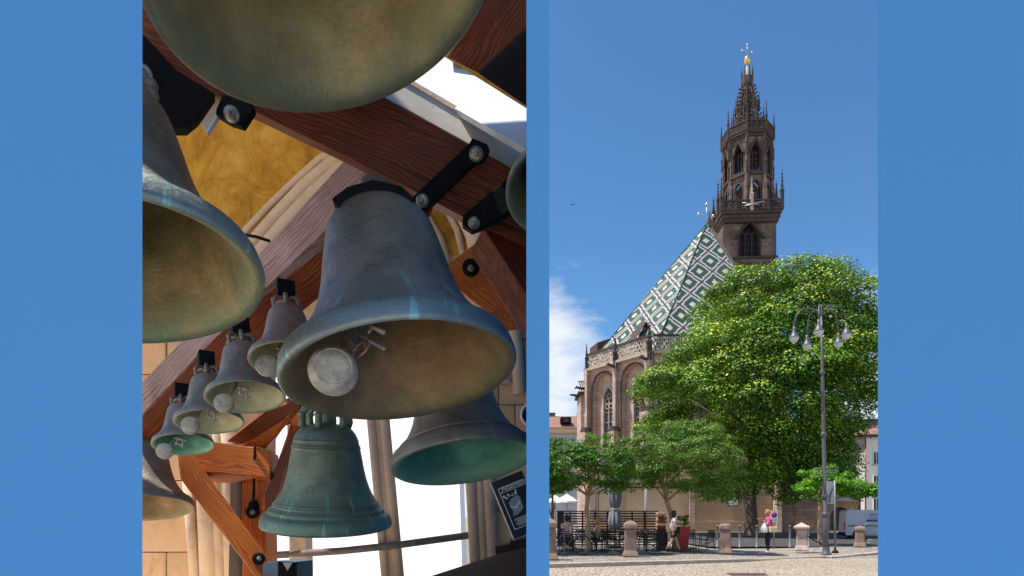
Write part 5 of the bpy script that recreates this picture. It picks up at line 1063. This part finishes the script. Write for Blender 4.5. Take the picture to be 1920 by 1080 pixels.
for px, w_, h_, lab in ((1238, 12, 1.55, 'stacked stone gate pillar at the right end of the slatted screen'),):
    o = thing('stone_pillar', lab, 'pillar', G(px, SY)); 
    for i in range(12): MB().box((random.uniform(-.01, .01), 0, .07+.135*i), (.36, .36, .125)).build('stone_block', M['stone_pale'], o, bevel=.012)
# folded parasol
q = thing('folded_parasol', 'tall folded grey parasol tied in the middle beside the slatted screen', 'parasol', G(1153, 26)); pz = lambda py: EYE+(HZ-py)/F*26-GZ
def folds(prof, k=9, amp=.14, seg=54):
    mb = MB(); vs = []; fs = []
    for r_, z_ in prof:
        for i in range(seg): a = 2*math.pi*i/seg; rr_ = r_*(1+amp*math.sin(k*a+z_*.8)); vs.append((rr_*math.cos(a), rr_*math.sin(a), z_))
    for j in range(len(prof)-1):
        for i in range(seg): fs.append((j*seg+i, j*seg+(i+1) % seg, (j+1)*seg+(i+1) % seg, (j+1)*seg+i))
    return mb.add(vs, fs, True)
folds([(.05, pz(885)), (.16, pz(892)), (.27, pz(915)), (.27, pz(935)), (.20, pz(950)), (.14, pz(954)), (.22, pz(962)), (.28, pz(975)), (.27, pz(985)), (.20, pz(991)), (.03, pz(990))]).build('canopy', M['canvas'], q)
MB().tube([(0, 0, 0), (0, 0, pz(880))], .03, 8).build('pole', M['grey_steel'], q); MB().lathe([(.15, pz(952)), (.17, pz(954)), (.15, pz(956))], 16).build('strap', M['white_cloth'], q); MB().box((0, 0, .06), (.6, .6, .12)).build('base', M['furn'], q, bevel=.02)
# white market parasols far left
for px, Y_, r_, lab in ((1063, 60, 1.15, 'open white market parasol far behind the terrace, the larger one'), (1041, 66, .9, 'open white market parasol at the left edge, the smaller one')):
    o = thing('market_parasol', lab, 'parasol', (X(px, Y_), Y_, 0), group='white market parasols'); z_ = EYE+(HZ-942)/F*Y_
    MB().lathe([(r_, z_-.05), (r_, z_+.12), (r_*.55, z_+.5), (.03, z_+.85), (.001, z_+.85)], 8, smooth=False).build('canopy', M['white_cloth'], o); MB().tube([(0, 0, 0), (0, 0, z_+.8)], .04, 8).build('pole', M['grey_steel'], o)
    for k in range(4): MB().tube([(0, 0, z_-.1), (r_*.9*math.cos(k*1.57), r_*.9*math.sin(k*1.57), z_+.02)], .02, 5).build('rib', M['grey_steel'], o)
# flags and the striped pole
m, nt, b = new_mat('flag_blue'); finish(nt, b, (.10, .10, .42), .8); M['flag'] = m
for px, py, lab in ((1118, 905, 'blue flag with pale stripes hanging low in the left tree'), (1122, 860, 'violet blue flag hanging high inside the left tree')):
    Y_ = 27.; o = thing('flag', lab, 'flag', tuple(P(px, 965, Y_)), group='flags on poles'); 
    for s_ in range(3):
        mb = MB(); nx_ = 10
        vs = [P(px+2+i*2.2, py+8-i*1.3+(j+s_)*5+1.2*math.sin(i*1.1+s_*.3), Y_+.05*math.sin(i*.9)) for i in range(nx_) for j in range(2)]
        mb.add(vs, [(2*i, 2*i+2, 2*i+3, 2*i+1) for i in range(nx_-1)], True); mb.add([v+Vector((0, .012, 0)) for v in vs], [(2*i+1, 2*i+3, 2*i+2, 2*i) for i in range(nx_-1)], True); in_(mb.build('flag_cloth', M['flag'] if s_ != 1 or py < 880 else M['white_cloth']), o)
    in_(MB().tube([P(px, 990, Y_), P(px, py-14, Y_)], .02, 8).build('pole', M['bolt']), o)
o = thing('striped_pole', 'grey pole with a red stripe rising behind the slatted screen', 'pole', G(1211, 28)); 
MB().tube([(0, 0, 0), (0, 0, 3.0)], .05, 12).build('pole', M['grey_wall'], o); MB().box((-.02, -.052, 1.6), (.03, .012, 2.7)).build('stripe', M['sign_red'], o)
# cafe tables and chairs
def chair(pos, rz, label):
    q = thing('terrace_chair', label, 'chair', pos, rz, 'dark chairs on the cafe terrace')
    MB().box((0, 0, .45), (.44, .42, .03)).build('seat', M['furn'], q, bevel=.008); bk = MB()
    for x in (-.2, .2): bk.tube([(x, .2, .45), (x, .26, .88)], .014, 6)
    bk.build('back_frame', M['furn'], q)
    for k in range(5): MB().box((0, .215+.012*k, .53+.075*k), (.40, .012, .05)).build('back_slat', M['furn'], q)
    for x in (-.2, .2):
        for y in (-.19, .19): MB().tube([(x, y, .45), (x*1.1, y*1.15, 0)], .013, 6).build('leg', M['furn'], q)
    for x in (-.23, .23): MB().tube([(x, .2, .66), (x, -.15, .66), (x, -.19, .45)], .013, 6).build('armrest', M['furn'], q)
    return q
chair0 = None
def put_chair(px, Y_, rz, label):
    global chair0
    if chair0 is None: chair0 = chair(G(px, Y_), rz, label); return chair0
    c = copy_tree(chair0); c.location = G(px, Y_); c.rotation_euler = (0, 0, rz); c['label'] = label; return c
for px, Y_, rz, lab in ((1325, 24.6, -1.2, 'empty dark chair between the red planter and the shaded bollard'), (1222, 23.6, 1.4, 'dark chair left of the flower pot, facing the table'), (1155, 23.8, .5, 'dark chair nearest the worn bollard on its left'), (1140, 24.6, 2.6, 'dark chair beside the terrace tree trunk, turned away'), (1203, 24.8, -1.5, 'dark chair pushed behind the worn bollard'), (1085, 24.2, -.4, 'dark chair behind the bicycle'), (1302, 25.8, 2.2, 'dark chair half hidden behind the red planter'), (1122, 23.4, 1.2, 'dark chair right of the bicycle wheel'), (1240, 25.6, .2, 'dark chair by the orange flower pot'), (1170, 25.8, 3.0, 'dark chair against the slatted screen under the parasol')):
    put_chair(px, Y_, rz, lab)
def table(px, Y_, label):
    q = thing('terrace_table', label, 'table', G(px, Y_), group='cafe terrace tables'); MB().box((0, 0, .735), (.75, .75, .03)).build('tabletop', M['furn'], q, bevel=.006); MB().tube([(0, 0, .02), (0, 0, .72)], .03, 8).build('leg', M['furn'], q)
    MB().box((0, 0, .012), (.45, .08, .024)).build('foot', M['furn'], q); MB().box((0, 0, .03), (.08, .45, .02)).build('foot', M['furn'], q); return q
table(1212, 24.3, 'dark cafe table behind the worn bollard with a pale edge'); table(1118, 24.8, 'dark cafe table between the seated people'); table(1250, 24.8, 'dark cafe table just left of the walking woman'); table(1068, 25.2, 'dark cafe table at the far left of the terrace'); table(1172, 24.8, 'dark cafe table under the folded parasol')
# planters
q = thing('red_planter', 'tall tapered red planter with a thin shrub behind the walking woman', 'planter', G(1280, 23.9)); MB().lathe([(.001, 0), (.22, 0), (.33, .95), (.36, .96), (.36, 1.0), (.31, 1.0), (.30, .93), (.001, .93)], 4, M=Matrix.Rotation(R(45), 4, 'Z'), smooth=False).build('pot', M['red_pot'], q, bevel=.01)
c_ = [G(1280+random.uniform(-9, 9), 23.9+random.uniform(-.2, .2), 1.35+random.uniform(-.15, .25)) for _ in range(16)]; leaves('foliage', c_, [.12]*16, 40, .06, M['fine_leaf'], q, shell=.2)
for k in range(7): in_(MB().tube([G(1280, 23.9, 1.05), Vector(c_[k])], [.012, .004], 5).build('stem', M['bark']), q)
q = thing('flower_pot', 'orange pot of red geraniums on the terrace left of the walking woman', 'planter', G(1240, 24.2, GZ)); MB().box((0, 0, .45), (.34, .3, .9)).build('stand', M['furn'], q, bevel=.01); MB().lathe([(.001, .9), (.16, .9), (.2, 1.05), (.001, 1.05)], 16).build('pot', M['red_pot'], q)
c_ = [G(1240+random.uniform(-7, 7), 24.2, 1.35+random.uniform(-.12, .22)) for _ in range(14)]; leaves('foliage', c_, [.11]*14, 45, .06, M['fresh_leaf'], q, shell=.2)
M['petal'] = simple('red_petal', (.75, .06, .07), .7, 0, .2, 8)
for k in range(16):
    p_ = G(1240+random.uniform(-8, 8), 24.2-.14, 1.38+random.uniform(-.12, .26)); in_(MB().lathe([(.001, -.03), (.035, 0), (.02, .03), (.001, .035)], 6, M=Matrix.Translation(p_)).build('blossom', M['petal']), q)
q = thing('orange_bin', 'small bright orange pot standing under the terrace tables', 'pot', G(1238, 24.7)); MB().lathe([(.001, 0), (.12, 0), (.15, .38), (.17, .4), (.17, .44), (.14, .44), (.001, .40)], 16).build('pot', simple('orange_clay', (.65, .12, .03), .6), q)
# bicycle
BY = 21.6; q = thing('bicycle', 'dark city bicycle leaning in the shade at the left edge', 'bicycle', G(1067, BY))
def wheel(x):
    w_ = MB().tube([(x+.34*math.cos(a), 0, .35+.34*math.sin(a)) for a in [math.pi*i/16 for i in range(33)]], .018, 6, caps=False).build('wheel', M['tyre'], q)
    r_ = MB().tube([(x+.315*math.cos(a), 0, .35+.315*math.sin(a)) for a in [math.pi*i/16 for i in range(33)]], .008, 5, caps=False); 
    for k in range(14): a = math.pi*2*k/14; r_.tube([(x, .02*(-1)**k, .35), (x+.315*math.cos(a), 0, .35+.315*math.sin(a))], .0025, 3)
    o_ = r_.build('spokes', M['bolt'], w_)
wheel(-.55); wheel(.5); fr_ = MB()
for a, b_ in (((-.55, 0, .35), (-.12, 0, .32)), ((-.55, 0, .35), (-.22, 0, .80)), ((-.12, 0, .32), (-.24, 0, .92)), ((-.12, 0, .32), (.34, 0, .80)), ((-.2, 0, .74), (.32, 0, .86)), ((.5, 0, .35), (.30, 0, .98))): fr_.tube([a, b_], .018, 8)
fr_.build('frame', M['grey_steel'], q); MB().tube([(.22, -.26, 1.0), (.3, -.2, 1.04), (.3, 0, 1.0), (.3, .2, 1.04), (.22, .26, 1.0)], .013, 6).build('handlebar', M['bolt'], q); MB().box((-.26, 0, .95), (.26, .14, .06), taper=.7).build('saddle', M['black_cloth'], q, bevel=.015)
MB().lathe([(.001, -.01), (.09, -.01), (.09, .01), (.001, .01)], 16, M=Matrix.Translation((-.12, -.04, .32)) @ RX).build('chainring', M['bolt'], q); MB().tube([(-.12, -.06, .32), (-.04, -.06, .17)], .01, 6).build('crank', M['bolt'], q)
MB().tube([(-.75, 0, .78), (-.3, 0, .78)], .012, 6).build('rack', M['iron'], q); MB().tube([(.5+.38*math.cos(a), 0, .35+.38*math.sin(a)) for a in [math.pi*i/10 for i in range(2, 9)]], .02, 5).build('mudguard', M['grey_steel'], q)

# ------------------------------------------------------------ people
def skin_mesh(name, V, E_, mat, parent, sub=2, root=0):
    me = bpy.data.meshes.new(name); me.from_pydata([v[:3] for v in V], E_, []); o = bpy.data.objects.new(name, me); col.objects.link(o)
    o.modifiers.new('s', 'SKIN'); sk = me.skin_vertices[0].data
    for i, v in enumerate(V): rr_ = v[3] if isinstance(v[3], tuple) else (v[3], v[3]); sk[i].radius = rr_; sk[i].use_root = (i == root)
    md = o.modifiers.new('u', 'SUBSURF'); md.levels = sub; md.render_levels = sub; bpy.context.view_layer.update()
    m2 = bpy.data.meshes.new_from_object(o.evaluated_get(bpy.context.evaluated_depsgraph_get())); bpy.data.objects.remove(o)
    m2.materials.clear(); m2.materials.append(mat); m2.polygons.foreach_set('use_smooth', [True]*len(m2.polygons)); return link(name, m2, parent)
def head(parent, c, s, mat_h, facing=(1, 0), long_hair=False, tilt=0.):
    """facing is a direction in x,y; face with brow, nose, lips, chin, ears and hair"""
    fx, fy = facing; Mh_ = Matrix.Translation(c) @ Matrix(((fx, -fy, 0), (fy, fx, 0), (0, 0, 1))).to_4x4() @ Matrix.Rotation(tilt, 4, 'Y') @ Matrix.Scale(s, 4)
    bm = bmesh.new(); bmesh.ops.create_icosphere(bm, subdivisions=4, radius=1)
    for v in bm.verts:
        x, y, z = v.co; X_ = x*.098; Y__ = y*.078; Z_ = z*.118
        if z < 0: Y__ *= 1+.28*z; X_ *= 1+.12*z
        if x > 0: X_ += -.006+.026*math.exp(-((y*.078)**2)/.00016-((Z_+.018)**2)/.0005)+.008*math.exp(-(Y__**2)/.0006-((Z_+.055)**2)/.00012)+.012*math.exp(-(Y__**2)/.0008-((Z_+.10)**2)/.0004)-.010*math.exp(-((abs(Y__)-.032)**2)/.00022-((Z_-.008)**2)/.00018)
        v.co = (X_, Y__, Z_)
    me = bpy.data.meshes.new('head'); bm.to_mesh(me); bm.free(); me.materials.append(M['skin']); me.polygons.foreach_set('use_smooth', [True]*len(me.polygons)); link('head', me, parent, Mh_)
    for sy_ in (-1, 1): MB().lathe([(.001, -.012), (.012, -.01), (.014, 0), (.001, .006)], 10, M=Mh_ @ Matrix.Translation((.080, .032*sy_, .010)) @ Matrix.Rotation(R(90), 4, 'Y') @ Matrix.Scale(.62, 4)).build('eye', M['hair_dark'], parent)
    bm = bmesh.new(); bmesh.ops.create_icosphere(bm, subdivisions=4, radius=1)
    for v in bm.verts:
        x, y, z = v.co; n_ = 1+.05*math.sin(9*x+4*z)*math.sin(11*y)+.03*math.sin(23*z+9*x)
        X_ = x*.112*n_-.018; Y__ = y*.094*n_; Z_ = z*.125*n_+.022
        if x > .45 and z < .45: X_ = min(X_, .05)
        if long_hair and x < .3 and z < 0: Z_ *= 2.1; 
        v.co = (X_, Y__, Z_)
    me = bpy.data.meshes.new('hair'); bm.to_mesh(me); bm.free(); me.materials.append(mat_h); me.polygons.foreach_set('use_smooth', [True]*len(me.polygons)); link('hair', me, parent, Mh_)
def hand(parent, wrist, d, palm_n, s=1., curl=.5):
    d = Vector(d).normalized(); n_ = Vector(palm_n); n_ = (n_-d*n_.dot(d)).normalized(); sd = d.cross(n_); V = [(*wrist, .022*s)]; E_ = []
    pc = Vector(wrist)+d*.05*s; V.append((*pc, (.036*s, .018*s))); E_.append((0, 1))
    for k in range(4):
        o_ = (k-1.5)*.018*s; L = (.068, .076, .072, .058)[k]*s; b0 = pc+d*.03*s+sd*o_; p1 = b0+d*L*.45+n_*L*.1*curl; p2 = p1+d*L*.3+n_*L*.35*curl; p3 = p2+d*L*.12+n_*L*.35*curl
        i = len(V); V += [(*b0, .010*s), (*p1, .0088*s), (*p2, .0082*s), (*p3, .007*s)]; E_ += [(1, i), (i, i+1), (i+1, i+2), (i+2, i+3)]
    i = len(V); t0 = Vector(wrist)+d*.02*s+sd*.026*s; V += [(*t0, .012*s), (*(t0+d*.03*s+sd*.02*s+n_*.01*s), .0105*s), (*(t0+d*.055*s+sd*.022*s+n_*.025*s), .008*s)]; E_ += [(0, i), (i, i+1), (i+1, i+2)]
    return V, E_
def person(label, pos, rz, J, hairm, top, bottom, H=1.66, long_hair=False, face=(1, 0), tilt=0., sleeves=.5, skirt=False, seated=False, shoes='black_cloth', trousers=True):
    q = thing('person', label, 'person', pos, rz); s = H/1.7
    g = {k: Vector(v)*s for k, v in J.items()}
    ks = ['pelvis', 'waist', 'chest', 'neck', 'hd', 'shL', 'elL', 'wrL', 'shR', 'elR', 'wrR', 'hipL', 'knL', 'anL', 'hipR', 'knR', 'anR', 'toL', 'toR']
    rad = dict(pelvis=(.145, .11), waist=(.125, .095), chest=(.15, .105), neck=.052, hd=.055, shL=.056, elL=.040, wrL=.026, shR=.056, elR=.040, wrR=.026, hipL=.088, knL=.057, anL=.038, hipR=.088, knR=.057, anR=.038, toL=.03, toR=.03)
    V = [(*g[k], tuple(r_*s for r_ in rad[k]) if isinstance(rad[k], tuple) else rad[k]*s) for k in ks]; ix = {k: i for i, k in enumerate(ks)}
    E_ = [(ix[a], ix[b_]) for a, b_ in (('pelvis', 'waist'), ('waist', 'chest'), ('chest', 'neck'), ('neck', 'hd'), ('chest', 'shL'), ('shL', 'elL'), ('elL', 'wrL'), ('chest', 'shR'), ('shR', 'elR'), ('elR', 'wrR'), ('pelvis', 'hipL'), ('hipL', 'knL'), ('knL', 'anL'), ('anL', 'toL'), ('pelvis', 'hipR'), ('hipR', 'knR'), ('knR', 'anR'), ('anR', 'toR'))]
    skin_mesh('body', V, E_, M['skin'], q)
    for sd_ in ('L', 'R'):
        d = g['wr'+sd_]-g['el'+sd_]; hv, he = hand(q, g['wr'+sd_], d, J.get('palm'+sd_, (0, 1 if sd_ == 'R' else -1, .2)), s*1.05, .6); skin_mesh('hand', hv, he, M['skin'], q, 1)
    head(q, g['hd']+Vector((0, 0, .085*s)), s, M[hairm], face, long_hair, tilt)
    # garment shells follow the same joints
    def gr(k, f_): 
        r_ = rad[k]; return tuple(x*f_*s for x in r_) if isinstance(r_, tuple) else r_*f_*s
    cn = g['chest'].lerp(g['neck'], .55)
    TV = [(*g['pelvis'].lerp(g['waist'], .05), gr('pelvis', 1.13)), (*g['waist'], gr('waist', 1.16)), (*g['chest'], gr('chest', 1.12)), (*cn, (.085*s, .07*s))]; TE = [(0, 1), (1, 2), (2, 3)]
    for sd_ in ('L', 'R'):
        i = len(TV); TV += [(*g['sh'+sd_], .070*s), (*g['sh'+sd_].lerp(g['el'+sd_], sleeves), .060*s)]; TE += [(2, i), (i, i+1)]
        if sleeves > .95: TV.append((*g['el'+sd_].lerp(g['wr'+sd_], .85), .042*s)); TE.append((i+1, i+2))
    skin_mesh('shirt', TV, TE, M[top], q)
    BV = [(*g['pelvis'], gr('pelvis', 1.08)), (*g['pelvis'].lerp(g['waist'], .35), gr('waist', 1.08))]; BE = [(0, 1)]
    for sd_ in ('L', 'R'):
        i = len(BV); BV += [(*g['hip'+sd_], .102*s)]; BE += [(0, i)]
        if skirt: BV += [(*g['hip'+sd_].lerp(g['kn'+sd_], .75), .115*s)]; BE += [(i, i+1)]
        else: BV += [(*g['kn'+sd_], .074*s), (*g['kn'+sd_].lerp(g['an'+sd_], .92), .060*s)]; BE += [(i, i+1), (i+1, i+2)]
        t0 = g['an'+sd_]; t1_ = g['to'+sd_]
        skin_mesh('shoe', [(*(t0+(t0-t1_)*.25-Vector((0, 0, .03*s))), .04*s), (*(t0.lerp(t1_, .5)), .042*s), (*t1_, .036*s)], [(0, 1), (1, 2)], M[shoes], q, 1)
    skin_mesh('skirt' if skirt else 'trousers', BV, BE, M[bottom], q)
    return q, g
# woman in magenta raising food to her mouth, body turned to the left of the picture
J1 = dict(pelvis=(0, 0, .93), waist=(0, 0, 1.08), chest=(-.01, 0, 1.27), neck=(.01, 0, 1.43), hd=(.05, 0, 1.49), shL=(0, -.17, 1.36), elL=(.10, -.20, 1.13), wrL=(.20, -.09, 1.33), shR=(0, .17, 1.36), elR=(.14, .17, 1.12), wrR=(.24, .05, 1.32),
    hipL=(0, -.09, .88), knL=(.03, -.09, .48), anL=(-.02, -.09, .09), toL=(.13, -.10, .035), hipR=(0, .09, .88), knR=(.05, .09, .49), anR=(.06, .09, .09), toR=(.20, .10, .035), palmL=(.3, .5, 0), palmR=(.3, -.5, 0))
q, g = person('woman in a magenta top and navy trousers eating with a beige shoulder bag', G(1441, YG(1037)), math.pi, J1, 'hair_red', 'pink', 'navy', 1.68, face=(1, 0), tilt=.12, shoes='shoe_white')
p_ = Vector(q.location)
def near(pt): return Matrix.Rotation(math.pi, 4, 'Z') @ Vector(pt)+p_
b_ = thing('shoulder_bag', 'beige shoulder bag hanging on the hip of the woman in magenta', 'bag', near((-.08, .24, .92))); MB().box((0, 0, .0), (.30, .10, .22)).build('bag_body', M['beige'], b_, bevel=.03); MB().box((0, -.056, .04), (.27, .01, .1)).build('flap', M['beige'], b_, bevel=.004)
in_(MB().tube([near((-.18, .25, .98)), near((-.07, .19, 1.25)), near((0, .15, 1.46)), near((.06, .13, 1.25)), near((.04, .24, .98))], .012, 6).build('strap', M['beige']), b_)
b_ = thing('plastic_bag', 'white plastic bag carried in front of the woman in magenta', 'bag', near((.22, .12, 1.0))); folds([(.02, .17), (.05, .12), (.10, .02), (.12, -.12), (.09, -.2), (.001, -.21)], 7, .12, 40).build('bag_body', M['white_cloth'], b_); MB().tube([(-.03, 0, .15), (0, 0, .27), (.03, 0, .15)], .008, 5).build('handle', M['white_cloth'], b_)
b_ = thing('sandwich', 'bread roll held at the mouth of the woman in magenta', 'food', near((.34, 0, 1.35))); MB().lathe([(.001, -.12), (.035, -.10), (.05, -.03), (.05, .04), (.03, .10), (.001, .12)], 14, M=Matrix.Rotation(R(80), 4, 'Y')).build('roll', simple('bread', (.55, .28, .10), .8), b_)
# walking woman, mid stride to the right
J2 = dict(pelvis=(0, 0, .93), waist=(0, 0, 1.08), chest=(.01, 0, 1.27), neck=(.03, 0, 1.43), hd=(.06, 0, 1.49), shL=(.02, .17, 1.36), elL=(.10, .2, 1.10), wrL=(.24, .18, .93), shR=(.02, -.17, 1.36), elR=(-.05, -.22, 1.10), wrR=(-.06, -.22, .85),
    hipL=(0, .09, .88), knL=(.16, .09, .52), anL=(.28, .09, .13), toL=(.42, .09, .08), hipR=(0, -.09, .88), knR=(-.06, -.09, .50), anR=(-.30, -.09, .16), toR=(-.20, -.09, .04))
q, g = person('woman with dark hair walking in a white top and short black skirt', G(1262, 22.9), .0, J2, 'hair_dark', 'tee_white', 'black_cloth', 1.64, long_hair=True, sleeves=.45, skirt=True)
b_ = thing('dark_handbag', 'black bag held by the walking woman at her waist', 'bag', Vector(q.location)+Vector((.2, .12, .88))); MB().box((0, 0, 0), (.22, .1, .24)).build('bag_body', M['black_cloth'], b_, bevel=.03); MB().tube([(-.08, 0, .12), (0, 0, .24), (.08, 0, .12)], .01, 6).build('handle', M['black_cloth'], b_)
JS = dict(pelvis=(0, 0, .55), waist=(.02, 0, .70), chest=(.03, 0, .89), neck=(.05, 0, 1.05), hd=(.09, 0, 1.11), shL=(.03, .17, .98), elL=(.14, .2, .75), wrL=(.36, .14, .80), shR=(.03, -.17, .98), elR=(.14, -.2, .75), wrR=(.36, -.12, .80),
    hipL=(.02, .09, .53), knL=(.44, .1, .52), anL=(.42, .1, .09), toL=(.56, .1, .035), hipR=(.02, -.09, .53), knR=(.44, -.1, .52), anR=(.38, -.1, .09), toR=(.52, -.1, .035))
for px, Y_, rz, hm_, top, lab, H_ in ((1062, 23.4, 1.2, 'hair_dark', 'tee_white', 'person in a pale shirt seated with back turned behind the bicycle', 1.9), (1122, 23.9, 2.6, 'hair_red', 'bark_pale', 'person in a tan top seated right of the terrace tree trunk', 1.7), (1192, 24.6, 3.4, 'hair_dark', 'black_cloth', 'dark haired person seated behind the worn bollard', 1.6)):
    qq, _ = person(lab, G(px, Y_), rz, JS, hm_, top, 'black_cloth', H_, seated=True)
    c = copy_tree(chair0); c.location = G(px, Y_)-Vector((math.cos(rz)*.06, math.sin(rz)*.06, 0)); c.rotation_euler = (0, 0, rz+math.pi/2); c['label'] = 'dark chair under the '+lab
# distant people by the white building
for k, px in enumerate((1604, 1611, 1619, 1628, 1634, 1641)):
    Y_ = 58+k % 3; c_m = ('black_cloth', 'tee_white', 'navy', 'beige', 'pink', 'black_cloth')[k]; q = thing('person', ('far person in black', 'far person in white', 'far person in navy', 'far person in beige', 'far person in pink', 'last far person in black')[k]+' standing beyond the van roof', 'person', (X(px, Y_), Y_, 0), group='people far beyond the van')
    skin_mesh('body', [(0, 0, .95, .14), (0, 0, 1.3, .15), (0, 0, 1.48, .06), (0, 0, 1.62, .10), (.08, 0, .5, .07), (.1, 0, .06, .05), (-.08, 0, .5, .07), (-.1, 0, .06, .05), (.22, 0, 1.35, .05), (.27, 0, .9, .035), (-.22, 0, 1.35, .05), (-.27, 0, .9, .035)], [(0, 1), (1, 2), (2, 3), (0, 4), (4, 5), (0, 6), (6, 7), (1, 8), (8, 9), (1, 10), (10, 11)], M['skin'], q, 1)
    skin_mesh('clothes', [(0, 0, .92, .16), (0, 0, 1.3, .175), (.08, 0, .5, .085), (-.08, 0, .5, .085), (.24, 0, 1.3, .065), (-.24, 0, 1.3, .065)], [(0, 1), (0, 2), (0, 3), (1, 4), (1, 5)], M[c_m], q, 1)
# bird in the sky
q = thing('bird', 'tiny dark bird flying left of the roof in the sky', 'bird', P(1074, 384, 60)); MB().add([(-.3, 0, .08), (0, -.06, 0), (.3, 0, .1), (0, .08, .02)], [(0, 1, 3), (1, 2, 3)]).add([(-.3, 0, .075), (0, -.06, -.03), (.3, 0, .095), (0, .08, 0)], [(3, 1, 0), (3, 2, 1)]).build('wings', M['iron'], q); MB().lathe([(.001, -.14), (.04, -.05), (.045, .03), (.001, .12)], 8, M=RX).build('body', M['iron'], q)
